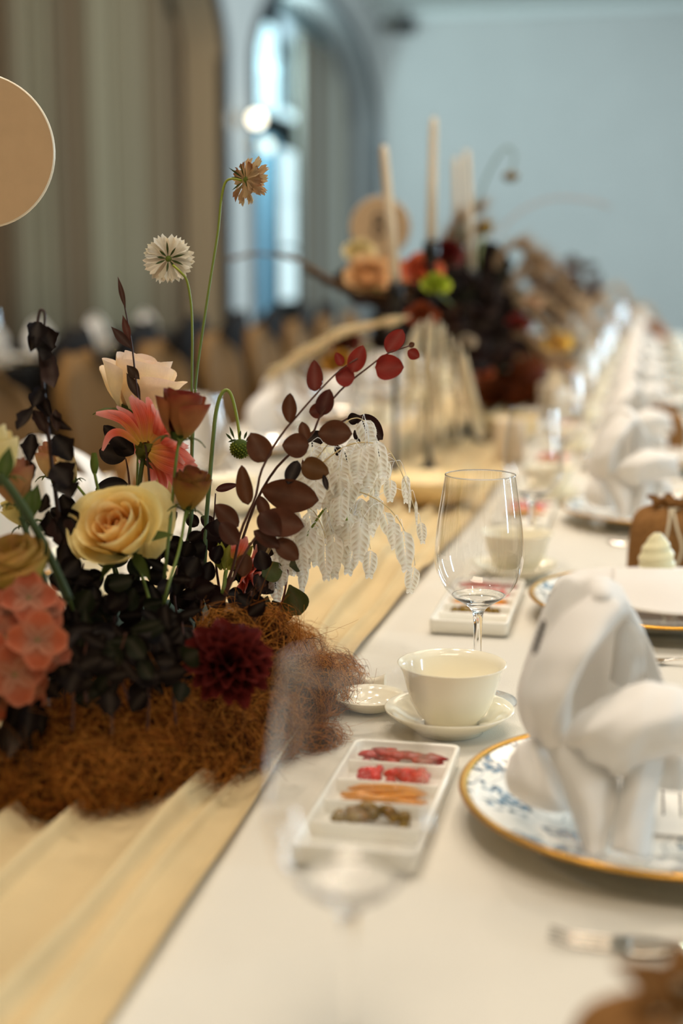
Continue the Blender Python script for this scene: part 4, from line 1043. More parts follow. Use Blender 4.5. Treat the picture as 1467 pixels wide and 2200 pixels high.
# thin twig standing above the cream rose
branch('twig', 'thin upright twig with narrow brown leaves in front of the cream rose', [(330, 1180), (318, 1000), (300, 880), (290, 800), (283, 740), (272, 680), (262, 630), (254, 596)], 1.275,
       [(270, 665, 253, 594, 9, lin('#4b2f24')), (280, 735, 263, 678, 13, lin('#5a3429')), (284, 750, 239, 702, 16, lin('#4a3129')), (300, 815, 272, 785, 18, lin('#3b2a1d')), (302, 860, 272, 800, 17, lin('#3b2a1d'))], shape='lance', sw=.0012, sc_=lin('#4a3026'))
branch('twig', 'dark veined leaves low behind the coral dahlia', [(282, 1090), (276, 1020), (270, 985)], 1.30,
       [(270, 985, 214, 968, 34, lin('#2c2420')), (275, 965, 222, 915, 28, lin('#211a17')), (288, 975, 245, 945, 34, lin('#1d1613')), (275, 1040, 205, 1052, 34, lin('#1c1412')), (270, 1060, 180, 1085, 40, lin('#150f0d'))], sc_=lin('#5a3828'))
# wilted dark branch on the left
def wilted(label, pts, z, leaves, shape='obovate'):
    return branch('wilted_branch', label, pts, z, leaves, sw=.0022, sc_=lin('#3d261c'), shape=shape)
wd = lin('#1d120e'); wm = lin('#3a2722')
wilted('tall wilted dark branch with hanging shrivelled leaves at the left', [(140, 1300), (130, 1150), (112, 1000), (98, 880), (88, 780), (80, 710), (86, 668), (96, 672), (96, 700)], 1.17,
       [(82, 690, 70, 745, 34, wd), (94, 700, 112, 752, 30, wd), (84, 715, 86, 780, 44, wd), (100, 755, 128, 838, 32, lin('#4a3630')), (92, 830, 72, 880, 26, wd), (85, 835, 110, 900, 20, wd), (75, 870, 46, 930, 34, wd), (72, 880, 105, 930, 22, wm), (110, 890, 140, 925, 20, wd), (118, 880, 122, 930, 18, wm),
        (70, 930, 62, 990, 30, wd), (115, 935, 155, 985, 40, wd), (60, 985, 72, 1040, 34, wd), (115, 1000, 150, 1040, 50, wd), (120, 1040, 150, 1080, 46, wd), (100, 1060, 90, 1110, 20, wd), (105, 1095, 125, 1150, 34, wd), (60, 1030, 60, 1080, 12, wd), (118, 1110, 140, 1170, 44, wm), (140, 1150, 120, 1230, 40, wd)])
wilted('dark drooping leaves at the left edge beneath the hydrangea', [(90, 1420), (60, 1500), (30, 1580), (10, 1640)], 1.05,
       [(60, 1470, 20, 1560, 40, wd), (70, 1480, 60, 1590, 36, wd), (40, 1530, 0, 1620, 40, lin('#2a1c18')), (36, 1560, 28, 1620, 22, lin('#5a4a3a')), (75, 1500, 95, 1580, 30, wd), (20, 1600, 0, 1680, 40, wd), (60, 1560, 80, 1650, 34, wd), (0, 1480, -30, 1600, 40, wd), (85, 1440, 130, 1500, 36, wd)])
# thick green stems at left
for i, (lab, pts, zt, r) in enumerate([('thick green flower stem crossing the left of the bouquet', [(0, 1020), (40, 1075), (90, 1160), (150, 1290)], 1.08, .0035), ('slender green stem behind the thick one', [(45, 1110), (70, 1180), (100, 1260), (120, 1330)], 1.12, .0025), ('green stem reaching down between the dark leaves', [(60, 1100), (100, 1180), (130, 1260), (160, 1340)], 1.15, .0018)]):
    t = thing('green_stem', W(*pts[-1], zt), lab, 'stem'); stem(t, [W(a, b, zt) for a, b in pts], r, r, lin('#3c4a22'), lin('#2c381a'))
    leaf(t, W(pts[0][0]+5, pts[0][1]+20, zt), W(pts[0][0]+20, pts[0][1]-60, zt-.005), .012, lin('#4a5a28'), shape='lance')
t = thing('green_stem', W(740, 1060, 1.27), 'single bright green blade among the white grass', 'stem')
stem(t, [W(640, 1180, 1.3), W(700, 1090, 1.285), W(732, 1080, 1.275), W(745, 1118, 1.27)], .001, .0012, lin('#6b7a2a'), lin('#8a9a3a'))
# filler foliage: dark leafy twigs filling the body of the bouquet
fill_rd = random.Random(5); nfill = 0
for (px, py, zt, spread, L, col, green) in [(150, 1440, 1.05, 60, 50, wd, 0), (230, 1450, 1.06, 70, 54, wd, 1), (310, 1440, 1.08, 70, 50, wd, 1), (380, 1430, 1.10, 60, 44, wd, 1), (270, 1380, 1.08, 80, 54, DK, 1), (190, 1380, 1.07, 60, 54, wd, 1), (350, 1360, 1.12, 60, 48, wd, 0), (180, 1230, 1.19, 60, 46, wd, 0), (250, 1290, 1.17, 70, 50, DK, 1), (330, 1330, 1.17, 70, 50, lin('#1d1510'), 1), (380, 1240, 1.22, 60, 44, DK, 0), (430, 1260, 1.25, 60, 44, lin('#2a1713'), 0), (180, 1340, 1.14, 70, 54, wd, 1), (250, 1400, 1.12, 80, 56, wd, 1), (340, 1420, 1.13, 70, 50, wd, 0),
                                             (150, 1420, 1.10, 60, 50, wd, 1), (390, 1350, 1.16, 60, 44, wd, 0), (300, 1220, 1.26, 60, 50, wd, 1), (470, 1150, 1.30, 40, 40, lin('#331b18'), 0), (550, 1220, 1.29, 50, 44, lin('#2b1a15'), 0), (540, 1290, 1.24, 50, 40, DK, 0), (400, 1180, 1.27, 40, 36, DK, 0), (330, 1150, 1.28, 50, 40, DK, 1), (160, 1130, 1.2, 50, 44, wd, 0), (220, 1350, 1.22, 90, 60, wd, 0), (320, 1380, 1.24, 90, 60, wd, 0), (130, 1350, 1.18, 60, 60, wd, 0)]:
    pts = [(px+fill_rd.uniform(-20, 20), py+130), (px+fill_rd.uniform(-15, 15), py+50), (px, py-20)]
    lv = []
    for k in range(11):
        a = fill_rd.uniform(0, 6.28); bx = px+fill_rd.uniform(-.4, .4)*spread; by = py+fill_rd.uniform(-.5, .7)*spread
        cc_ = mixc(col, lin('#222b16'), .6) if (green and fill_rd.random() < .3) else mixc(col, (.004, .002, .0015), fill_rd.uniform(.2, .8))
        lv.append((bx, by, bx+L*fill_rd.uniform(.7, 1.4)*math.cos(a), by+L*math.sin(a), fill_rd.uniform(16, 44), cc_, zt+fill_rd.uniform(-.04, .04)))
    branch('foliage_sprig', 'small dark leafy sprig filling the shadowed middle of the nearest bouquet', pts, zt, lv, group='dark filler sprigs of the nearest bouquet')

# bleached oat grass: arching stalks with serrated spikelets
def spikelet_mesh(seed):
    rd = random.Random(seed); mb = MB(); n = 11; L = 1.0
    for i in range(n):
        for s in (-1, 1):
            v = i/n; bx = .0; by = v*.80; ang = R(24-6*v); ln = .30*(1-.35*v)*(.75+.5*math.sin(math.pi*min(1, v+.25)))
            d = np.array([s*math.sin(ang), math.cos(ang)]); p = np.array([-d[1]*s, d[0]*s]); c0 = np.array([0, by]); w_ = .055
            c = jit(lin('#fffaee'), .03); zo = .012*((i % 2)*2-1)
            vs = [(c0[0], c0[1], zo), (*(c0+d*ln*.35+p*w_*.55), zo+.02), (*(c0+d*ln*.4-p*w_), zo), (*(c0+d*ln*.75-p*w_*.6), zo+.005), (*(c0+d*ln), zo-.01), (*(c0+d*ln*.8+p*w_*.2), zo+.02)]
            mb.add([(a, -b, z_) for a, b, z_ in vs], [(0, 2, 1), (1, 2, 3, 5), (5, 3, 4)], [c, mixc(c, (1, 1, .95), .4), mixc(c, lin('#b89c70'), .65), c, mixc(c, lin('#fff6e4'), .6), mixc(c, (1, 1, .95), .4)])
    return mb.mesh('spikelet', M['husk'])
SPK = [spikelet_mesh(i) for i in range(3)]
def spikelet(parent, top, length, width, lean, yaw):
    o = link('spikelet', random.choice(SPK), parent, top-wloc(parent))
    # local -Y is the tip; point it down
    o.rotation_euler = (Matrix.Rotation(YAW+yaw, 4, 'Z') @ Matrix.Rotation(lean, 4, 'Y') @ Matrix.Rotation(R(90), 4, 'X')).to_euler()
    o.scale = (width/.25, length, length*.5)
    return o
gz = 1.285
stalks = [([(600, 1130), (640, 1040), (700, 960), (740, 910), (765, 898), (785, 905)], [(778, 902, 62, 30, -.35), (785, 925, 70, 26, -.35), (768, 945, 40, 24, .5), (792, 955, 60, 22, -.2)]),
          ([(600, 1140), (650, 1040), (740, 960), (815, 955), (850, 990), (880, 1060), (895, 1110)], [(826, 985, 60, 20, 0), (838, 1030, 52, 20, 0), (872, 1020, 66, 13, 0), (880, 1045, 60, 5, 0), (893, 1075, 58, 5, -.05), (904, 1122, 50, 15, -.1), (810, 1000, 70, 16, 0), (806, 1030, 70, 14, .1)]),
          ([(600, 1140), (680, 1065), (760, 1055), (820, 1080), (858, 1120), (885, 1180), (892, 1215)], [(866, 1140, 96, 30, -.1), (845, 1120, 66, 22, -.05), (825, 1100, 66, 24, -.3), (889, 1218, 62, 22, .15), (800, 1070, 60, 20, 0)]),
          ([(600, 1140), (660, 1080), (720, 1080), (760, 1110), (790, 1160), (796, 1180)], [(796, 1182, 66, 22, .05), (778, 1112, 76, 26, .15), (745, 1125, 70, 24, .2), (762, 1160, 84, 26, .2)]),
          ([(600, 1140), (630, 1090), (670, 1095), (695, 1140), (700, 1170)], [(697, 1170, 84, 22, -.05), (665, 1130, 90, 30, .2), (730, 1095, 90, 28, -.15), (715, 1090, 70, 26, -.2)]),
          ([(590, 1150), (610, 1110), (640, 1120), (652, 1160)], [(652, 1160, 84, 26, .1), (640, 1170, 66, 24, 0), (590, 1240, 60, 22, -.1), (600, 1215, 50, 20, -.2), (655, 1200, 80, 16, .1)])]
hr = random.Random(3)
gl = ['pale bleached grass stalk, highest, with a bright white seed head on top', 'pale bleached grass stalk arching farthest right', 'pale bleached grass stalk with the largest hanging seed heads', 'pale bleached grass stalk in the middle of the white cluster', 'pale bleached grass stalk over the lower left of the white cluster', 'short bleached grass stalk near the olive leaves']
for i, (pts, sp) in enumerate(stalks):
    P = [W(a, b, gz+.0*k) for k, (a, b) in enumerate(pts)]; P[0] = P[0]+Vector((0, 0, -.0))
    t = thing('oat_grass', P[0], gl[i], 'dried grass')
    stem(t, [ROOT+Vector((.05, .02, .0))]+P, .0009, .0003, lin('#d9c28e'), lin('#efe2c0'), 40, m='husk')
    allsp = list(sp)
    for k in range(13 if i < 5 else 9):
        q = hr.uniform(.15, .85); lo = [(655, 940, 810, 1000), (655, 960, 820, 1080), (665, 1010, 800, 1180), (660, 1000, 780, 1150), (600, 1080, 700, 1180), (590, 1130, 690, 1200)][i]
        allsp.append((hr.uniform(lo[0], lo[2]), hr.uniform(lo[1], lo[3]), hr.uniform(60, 95), hr.uniform(20, 32), hr.uniform(-.25, .2)))
    for (a, b, L, wpx, lean) in allsp:
        zz = gz+hr.uniform(-.03, .04); top = W(a, b, zz)
        s = spikelet(t, top, L*1.12*zz/FPX, wpx*1.35*zz/FPX, lean, hr.uniform(-.35, .35))
        # hair-thin pedicel to the stalk
        k = min(range(len(P)), key=lambda j: (P[j]-top).length); mid = (P[k]+top)/2+Vector((0, 0, .006))
        if (P[k]-top).length > .004:
            MB().tube(crom([P[k], mid, top], 6), .00022, 4).build('pedicel', M['husk'], t)

# brown curly moss: lumps plus curled fibres (uncountable fibres joined)
def moss(name, label, blobs, nf, flen=.05, rad=.00028, cols=(lin('#a0581c'), lin('#d9903c'), lin('#4a2208')), strays=.12, zmin=TZ+.002, seed=1):
    g = np.random.default_rng(seed); mb = MB()
    vol = np.array([b[1][0]*b[1][1]+b[1][1]*b[1][2]+b[1][0]*b[1][2] for b in blobs]); vol /= vol.sum()
    for (c, r) in blobs:
        prof = []; vs = []; n = 20
        for i in range(13):
            th = math.pi*i/12
            for k in range(n):
                an = 2*math.pi*k/n; f = .70*(1+.10*math.sin(3*an+5*th)+.06*math.sin(7*an+c[0]*90))
                vs.append((c[0]+r[0]*f*math.sin(th)*math.cos(an), c[1]+r[1]*f*math.sin(th)*math.sin(an), max(zmin, c[2]-r[2]*f*math.cos(th))))
        mb.add(vs, [(i*n+k, i*n+(k+1) % n, (i+1)*n+(k+1) % n, (i+1)*n+k) for i in range(12) for k in range(n)])
    nb = len(mb.v); K = 10; S = 3
    which = g.choice(len(blobs), nf, p=vol); C = np.array([blobs[i][0] for i in which]); Rr = np.array([blobs[i][1] for i in which])
    d = g.normal(size=(nf, 3)); d /= np.linalg.norm(d, axis=1, keepdims=True); 
    p = C+d*Rr*g.uniform(.70, 1.12, (nf, 1))
    tang = np.cross(d, g.normal(size=(nf, 3))+np.array([0, 0, .6])); tang /= np.linalg.norm(tang, axis=1, keepdims=True)+1e-9
    out = (g.random(nf) < strays)[:, None]
    tang = np.where(out, tang+d*.9, tang+d*.08); tang /= np.linalg.norm(tang, axis=1, keepdims=True)
    curl = g.normal(size=(nf, 3)); curl /= np.linalg.norm(curl, axis=1, keepdims=True)
    ang = g.normal(0, .24, (nf, 1)); step = flen*g.uniform(.5, 1.25, (nf, 1))/K
    hi = 1.0+.5*g.random((nf, 1))**2.2
    pts = np.zeros((nf, K, 3)); pts[:, 0] = p
    for k in range(1, K):
        # rotate the tangent a little about the curl axis, hug the lump
        tang = tang+np.cross(curl, tang)*ang+g.normal(0, .07, (nf, 3))
        tang /= np.linalg.norm(tang, axis=1, keepdims=True)
        q = pts[:, k-1]+tang*step
        e = (q-C)/Rr; rr = np.linalg.norm(e, axis=1, keepdims=True)
        q = np.where(out, q, C+e/rr*np.clip(rr, .68, hi)*Rr)
        q[:, 2] = np.maximum(q[:, 2], zmin); pts[:, k] = q
    a1 = np.cross(tang, d); a1 /= np.linalg.norm(a1, axis=1, keepdims=True)+1e-9; a2 = d
    V = np.zeros((nf, K, S, 3)); rw = rad*g.uniform(.6, 1.7, (nf, 1, 1)); tap = np.linspace(1, .4, K)[None, :, None]
    for s in range(S):
        an = 2*math.pi*s/S; V[:, :, s] = pts+(a1[:, None]*math.cos(an)+a2[:, None]*math.sin(an))*rw*tap
    base = (np.arange(nf)*K*S)[:, None, None]; k = np.arange(K-1)[None, :, None]; s = np.arange(S)[None, None, :]; s2 = (s+1) % S
    F = np.stack([base+k*S+s, base+k*S+s2, base+(k+1)*S+s2, base+(k+1)*S+s], -1).reshape(-1, 4)+nb
    tcol = g.random((nf, 1))**1.3; cc = np.array(cols[0])*(1-tcol)+np.array(cols[1])*tcol; dk = g.random((nf, 1)) < .25
    cc = np.where(dk, np.array(cols[2])*.9+cc*.1, cc); cv = np.repeat(cc, K*S, axis=0)
    allv = np.vstack([np.array(mb.v), V.reshape(-1, 3)]); me = bpy.data.meshes.new(name)
    nq = len(mb.f); faces = np.vstack([np.array(mb.f), F]); o = allv.mean(axis=0); o[2] = TZ
    me.vertices.add(len(allv)); me.vertices.foreach_set('co', (allv-o).ravel())
    me.loops.add(faces.size); me.loops.foreach_set('vertex_index', faces.ravel().astype(np.int32))
    me.polygons.add(len(faces)); me.polygons.foreach_set('loop_start', (np.arange(len(faces))*4).astype(np.int32)); 
    me.polygons.foreach_set('loop_total', np.full(len(faces), 4, np.int32))
    me.materials.append(M['mossbody']); me.materials.append(M['moss'])
    me.polygons.foreach_set('material_index', np.concatenate([np.zeros(nq, np.int32), np.ones(len(F), np.int32)]))
    me.polygons.foreach_set('use_smooth', np.ones(len(faces), bool))
    me.update(calc_edges=True); me.validate()
    ca = me.color_attributes.new('Col', 'FLOAT_COLOR', 'POINT'); ca.data.foreach_set('color', np.hstack([np.vstack([np.tile(cols[2], (nb, 1)), cv]), np.ones((len(allv), 1))]).astype(np.float32).ravel())
    ob = link(name, me, None, o); return tag(ob, label, 'moss', kind='stuff')
def blob(px, py, zq, rx, ry, rz): # radii in metres: x, y, z
    p = W(px, py, zq); return ((p.x, p.y, max(p.z, TZ+.006)), (rx, ry, rz))
moss('dried_moss', 'tangled rust brown curly moss around the base of the nearest bouquet',
     [((x, y, TZ+h), (rx, ry, rz)) for x, y, h, rx, ry, rz in [
         (-.455, .945, .014, .035, .035, .030), (-.425, .935, .016, .036, .030, .032), (-.398, .952, .020, .036, .034, .036), (-.372, .985, .018, .036, .040, .036), (-.348, 1.02, .018, .038, .040, .038), (-.326, 1.06, .018, .036, .040, .036),
         (-.306, 1.11, .018, .034, .042, .036), (-.296, 1.17, .020, .032, .045, .038), (-.290, 1.235, .016, .030, .045, .034), (-.283, 1.29, .010, .026, .040, .026), (-.440, .985, .034, .040, .045, .034), (-.405, 1.01, .044, .042, .045, .034), (-.375, 1.045, .050, .040, .045, .036), (-.350, 1.09, .056, .038, .042, .036),
         (-.330, 1.14, .062, .034, .040, .036), (-.338, 1.135, .100, .026, .028, .018), (-.312, 1.155, .088, .026, .030, .024), (-.325, 1.20, .050, .04, .05, .035), (-.262, 1.14, .006, .020, .03, .010), (-.42, 1.12, .035, .06, .07, .03), (-.46, 1.3, .02, .06, .07, .035), (-.36, 1.33, .02, .06, .06, .03)]],
     24000, flen=.06, rad=.00024, strays=.05)

# disc number signs
def disc_sign(px, py, zq, label, digit, pole_base=None):
    c = W(px, py, zq); rad = .0700; t = thing('number_sign', (c.x, c.y, TZ), label, 'sign'); X = RIGHT; Z = Vector((0, 0, 1)); Nn = Vector((_sy, -_cy, 0))
    mb = MB(); n = 72
    def ring(r, off): return [c+X*(r*math.cos(2*math.pi*k/n))+Z*(r*math.sin(2*math.pi*k/n))+Nn*off for k in range(n)]
    mb.add(ring(rad-.0012, .0026), [tuple(range(n))]); mb.add(ring(rad-.0012, -.0026), [tuple(range(n-1, -1, -1))]); mb.build('disc', M['card'], t, smooth=False)
    mb = MB(); L = [ring(rad-.0013, .0027), ring(rad, .0020), ring(rad, -.0020), ring(rad-.0013, -.0027)]; vs = [p for q in L for p in q]
    mb.add(vs, [(i*n+k, i*n+(k+1) % n, (i+1)*n+(k+1) % n, (i+1)*n+k) for i in range(3) for k in range(n)]).build('edge', M['cardedge'], t)
    MB().tube([Vector((c.x, c.y, TZ+.004)), c-Z*rad], .003, 8).build('pole', M['brass'], t)
    MB().lathe([(0, 0), (.035, 0), (.035, .004), (.004, .006), (0, .006)], (c.x, c.y, TZ), 32).build('base', M['brass'], t)
    if digit:
        mb = MB()
        for (cz, r) in ((.018, .012), (-.006, .015)):
            mb.tube([c+Nn*.0032+X*(r*.8*math.cos(a)-.004)+Z*(cz+r*math.sin(a)) for a in np.linspace(0, 2*math.pi, 25)], .0030, 6)
        mb.build('number', M['ink'], t)
    return t
disc_sign(-45, 325, 1.31, 'large tan disc table sign with pale edge at the left border', None)
disc_sign(817, 488, 3.29, 'tan disc table sign with dark number behind the candles', '8')

# ------------------------------------------------------------------ candles on black stands
def candle(px_t, py_t, px_b, py_b, zq, label, slab, r=.0095):
    a = W(px_b, py_b, zq); b = W(px_t, py_t, zq); t = thing('taper_candle', a, label, 'candle')
    MB().tube([a, a+(b-a)*.5, a+(b-a)*.93, a+(b-a)*.985, b], [r, r*.93, r*.82, r*.62, r*.2], 20).build('wax_body', M['wax'], t)
    MB().tube([b, b+Vector((.001, 0, .008))], .0008, 5).build('wick', M['ink'], t)
    s = thing('candle_stand', (a.x, a.y, TZ), slab, 'candle stand'); h = a.z-TZ
    MB().lathe([(0, 0), (.045, 0), (.046, .003), (.030, .010), (.012, .022), (.006, .040), (.0045, .06), (.0045, h-.05), (.010, h-.045), (.006, h-.035), (.012, h-.03), (.0155, h-.012), (.0155, h+.010), (.0125, h+.010), (.0125, h-.002), (0, h-.002)], (a.x, a.y, TZ), 28).build('stand_body', M['black'], s)
    return t
candle(824, 312, 851, 618, 2.62, 'ivory taper candle in front of the tan sign, leaning slightly', 'black stand of the leaning candle in front of the tan sign')
candle(932, 252, 926, 530, 2.70, 'ivory taper candle, tallest of all', 'black candle stand with spread foot under the tallest candle')
candle(980, 338, 984, 520, 3.35, 'ivory taper candle, left one of the close pair', 'black stand of the left candle of the close pair')
candle(1002, 322, 1014, 590, 3.25, 'ivory taper candle, right one of the close pair', 'black stand of the right candle of the close pair')
candle(1035, 470, 1040, 620, 5.2, 'small ivory taper candle far back over the dark flowers', 'small black stand of the farthest candle')

# ------------------------------------------------------------------ far arrangements
def W2(px, py, zq): return W(px, py, zq)
R2 = [Vector((-.37, 3.98, .87)), Vector((-.40, 4.1, .87)), Vector((-.40, 4.2, .86))]
def foam_base(x, y, label, mt, r=.13):
    t = thing('flower_pot', (x, y, TZ+.006), label, 'pot')
    MB().lathe([(0, 0), (r*.7, 0), (r*.85, .03), (r, .09), (r*.96, .115), (r*.9, .115), (r*.9, .10), (0, .10)], (x, y, TZ+.006), 40).build('pot_body', mt, t); return t
foam_base(-.385, 4.2, 'russet pot under the back of the second flower arrangement', M['pot'], .115)
foam_base(-.38, 6.0, 'dark bowl under the farthest flower arrangement', M['black'], .14)
moss('dried_moss', 'rust brown moss around the pot of the second arrangement', [((-.385, 4.14, .86), (.11, .10, .05)), ((-.31, 4.1, .80), (.05, .06, .04)), ((-.42, 4.0, .80), (.08, .06, .04))], 1500, flen=.08, rad=.0009, cols=(lin('#7a3a14'), lin('#8a4018'), lin('#3c1506')), zmin=TZ+.004, seed=4)
fr = random.Random(12)
def far_sprig(px, py, zq, root, L, n, col, wpx, label, group, shape='round', dirv=None):
    tip = W(px, py, zq); t = thing('leafy_branch', root, label, 'branch', group)
    mid = (root+tip)/2+Vector((fr.uniform(-.03, .03), fr.uniform(-.03, .03), .05))
    P = crom([root, mid, tip], 12); MB().tube(P, [.003]*6+[.0015]*6, 5, [lin('#2a1a12')]*12).build('stem', M['stem'], t)
    for k in range(n):
        q = fr.uniform(.35, 1); i = int(q*11); p = Vector(P[i]); d = Vector((fr.gauss(0, 1), fr.gauss(0, 1), fr.gauss(.2, .8))).normalized()
        leaf(t, p, p+d*L*fr.uniform(.6, 1.2), wpx, jit(col, .25), shape=shape)
    return t
D1 = [lin('#120c0a'), lin('#1d100d'), lin('#2a1510'), lin('#23100f'), lin('#1c1a10')]
spots = [(905, 600, 2.9), (950, 560, 3.0), (985, 600, 3.0), (870, 660, 2.85), (920, 700, 2.85), (960, 660, 2.9), (1000, 700, 2.95), (840, 700, 2.8), (800, 680, 2.85), (1030, 640, 3.2), (1010, 740, 3.1), (880, 740, 2.9), (940, 740, 3.0), (980, 780, 3.1), (1050, 720, 3.3), (920, 640, 2.85), (760, 640, 2.85), (730, 610, 2.9), (700, 590, 2.9), (1010, 560, 3.3), (1040, 530, 3.4), (1060, 790, 3.6), (1020, 800, 3.4), (860, 600, 3.0), (960, 620, 3.1), (900, 680, 3.1), (840, 640, 3.1), (990, 660, 3.2), (1070, 680, 3.5), (1100, 700, 3.6), (1085, 760, 3.8), (1120, 640, 3.8), (800, 620, 3.0), (780, 720, 2.9)]
for i, (a, b, zq) in enumerate(spots):
    far_sprig(a, b, zq, R2[0] if zq < 3.15 else R2[1] if zq < 3.5 else R2[2], .062, 26, fr.choice(D1), .044, 'dark leafy branch in the second flower arrangement', 'dark branches of the second arrangement')
for i, (a, b, zq) in enumerate([(1210, 580, 6.2), (1250, 560, 6.3), (1290, 600, 6.4), (1230, 640, 5.8), (1180, 620, 5.4), (1270, 650, 6.2), (1300, 640, 6.5), (1150, 560, 5.2), (1160, 600, 5.2), (1190, 680, 5.4), (1120, 590, 4.9), (1240, 600, 6.0)]):
    far_sprig(a, b, zq, Vector((-.38, 6.0, .86)), .075, 14, jit(lin('#4a382e'), .2), .04, 'dusky brown branch in the farthest flower arrangement', 'brown branches of the farthest arrangement')
# plumes and hanging strands
def plume(pts, zq, wid, col, label, group=None, n=220, droop=.0, seed=0, L=.05):
    P = [W(a, b, zq if not isinstance(zq, (list, tuple)) else zq[i]) for i, (a, b) in enumerate(pts)]; C_ = crom(P, 20); g = random.Random(seed)
    t = thing('dried_plume', P[0], label, 'dried grass', group); MB().tube(C_, [.002]*20, 5, [col]*20).build('stem', M['plume'], t)
    mb = MB()
    for i in range(n):
        q = g.random(); k = min(18, int(q*19)); p = Vector(C_[k]); ax = Vector(C_[k+1]-C_[k]).normalized()
        d = (ax*1.2+Vector((g.gauss(0, 1), g.gauss(0, 1), g.gauss(0, 1)))*wid*14+Vector((0, 0, -droop))).normalized(); ln = L*g.uniform(.5, 1.2)
        s = d.cross(Vector((g.gauss(0, 1), g.gauss(0, 1), g.gauss(0, 1)))).normalized()*.0018; c = jit(col, .15)
        p1 = p+d*ln*.5+Vector((0, 0, -droop*.004)); p2 = p+d*ln+Vector((0, 0, -droop*.02))
        mb.add([p-s*.5, p+s*.5, p1+s, p1-s, p2], [(0, 1, 2, 3), (3, 2, 4)], [c]*5)
    o = mb.build('plume', M['plume'], t); o['kind'] = 'stuff'; return t
PL = lin('#d9c196'); PB = lin('#a88c6c')
plume([(880, 680), (790, 700), (730, 718), (670, 750), (612, 786)], 2.6, .010, lin('#ecd8ae'), 'pale pampas plume pointing down left from the second arrangement', n=700, seed=1, L=.05)
plume([(880, 640), (760, 620), (690, 588), (640, 560), (560, 545), (515, 552)], 2.8, .006, lin('#8a6a48'), 'slim brown plume reaching far left under the blue window', n=260, seed=2, L=.035)
plume([(900, 620), (830, 640), (740, 620), (680, 590)], 2.85, .014, lin('#4a3524'), 'dark brown plume left of the first candle', n=300, seed=3)
for i, (a, b, c1, b1) in enumerate([(905, 690, 890, 930), (925, 680, 925, 900), (945, 690, 955, 880), (965, 720, 985, 880), (985, 740, 1020, 860), (935, 700, 905, 870), (895, 700, 870, 860), (1000, 760, 1030, 880), (955, 700, 940, 830), (915, 690, 940, 860)]):
    plume([(a, b), ((a+c1)/2-5, b+40), ((a+c1)/2, (b+b1)/2), (c1, b1)], 2.55+.03*(i % 4), .008, lin('#efe2c4'), 'cream hanging strand on the front of the second arrangement', 'cream hanging strands of the second arrangement', n=260, droop=1.5, seed=10+i, L=.045)
for i, (pts, zq) in enumerate([([(1010, 700), (1070, 560), (1110, 530), (1150, 560)], 3.4), ([(1030, 720), (1110, 600), (1170, 600), (1220, 650)], 3.6), ([(1020, 760), (1100, 660), (1160, 690), (1210, 760)], 3.6), ([(1050, 760), (1110, 720), (1170, 760), (1230, 820)], 3.5), ([(1040, 720), (1130, 560), (1180, 570), (1210, 610)], 3.7), ([(1060, 700), (1120, 640), (1190, 660), (1230, 720)], 3.7), ([(930, 620), (960, 520), (985, 480), (1010, 460)], 3.3), ([(950, 640), (980, 540), (1020, 500)], 3.3),
                                ([(1180, 800), (1230, 650), (1260, 680), (1290, 740)], 5.0), ([(1200, 760), (1280, 650), (1320, 680), (1350, 760)], 5.6), ([(1230, 720), (1310, 620), (1350, 650), (1390, 720)], 6.0), ([(1250, 740), (1290, 690), (1340, 720), (1380, 780)], 5.6), ([(1300, 720), (1370, 660), (1410, 690), (1440, 740)], 6.4)]):
    plume(pts, zq, .016, [PB, lin('#9c8468'), lin('#b79d7c')][i % 3] if i < 8 else lin('#cdb596'), 'beige feathery plume of the second arrangement, arching right' if i < 8 else 'pale feathery plume of the farthest arrangement', 'feathery plumes of the second arrangement' if i < 8 else 'feathery plumes of the farthest arrangement', n=300, seed=40+i, L=.07)
plume([(1050, 520), (1110, 460), (1180, 428), (1260, 430), (1310, 445)], 3.6, .003, lin('#c9a48c'), 'thin pinkish grass arching right above the second arrangement', n=70, seed=80, L=.02)
# far flowers
FF = 'flowers of the second arrangement'
def far_rose(px, py, zq, rad, cols, label, ax=None, root=None):
    rad *= .85; c = W(px, py, zq)-cam_axis(0, .5, .85)*rad*.7; return rose('rose', c, ax or cam_axis(0, .5, .85), rad, rad*1.3, *cols, label, n=14, seed=int(px), sepals=False, stempts=[root or R2[0], (c+(root or R2[0]))/2+Vector((0, 0, .02)), c])
far_rose(790, 590, 2.85, .05, (lin('#c98a4a'), lin('#e0b078'), lin('#ebc795')), 'big peach bloom left of the leaning candle')
far_rose(835, 585, 2.95, .04, (lin('#b0642a'), lin('#c98448'), lin('#d99a60')), 'amber bloom behind the leaning candle')
far_rose(905, 580, 2.75, .040, (lin('#9a2a14'), lin('#c45a34'), lin('#d4714a')), 'red-orange bloom in the middle of the second arrangement')
far_rose(935, 612, 2.68, .026, (lin('#6a7a10'), lin('#9aa81e'), lin('#b6c040')), 'lime green bloom beside the red-orange one')
far_rose(905, 678, 2.7, .030, (lin('#6a2a12'), lin('#8a3c1c'), lin('#a04e2a')), 'rust brown bloom under the lime green one')
far_rose(955, 545, 3.0, .038, (lin('#3a0a08'), lin('#5a1512'), lin('#5a1a16')), 'dark maroon bloom left of the paired candles')
far_rose(770, 540, 3.0, .032, (lin('#c9b060'), lin('#dcc688'), lin('#e8d8a8')), 'pale yellow bloom below the tan disc sign')
far_rose(1040, 800, 3.4, .022, (lin('#b04a20'), lin('#cf6a3c'), lin('#d98058')), 'small orange bloom beside the russet pot', root=R2[2])
far_rose(1110, 695, 3.5, .030, (lin('#5a1010'), lin('#7a2a20'), lin('#8a3a30')), 'wine red bloom among the beige plumes', root=R2[2])
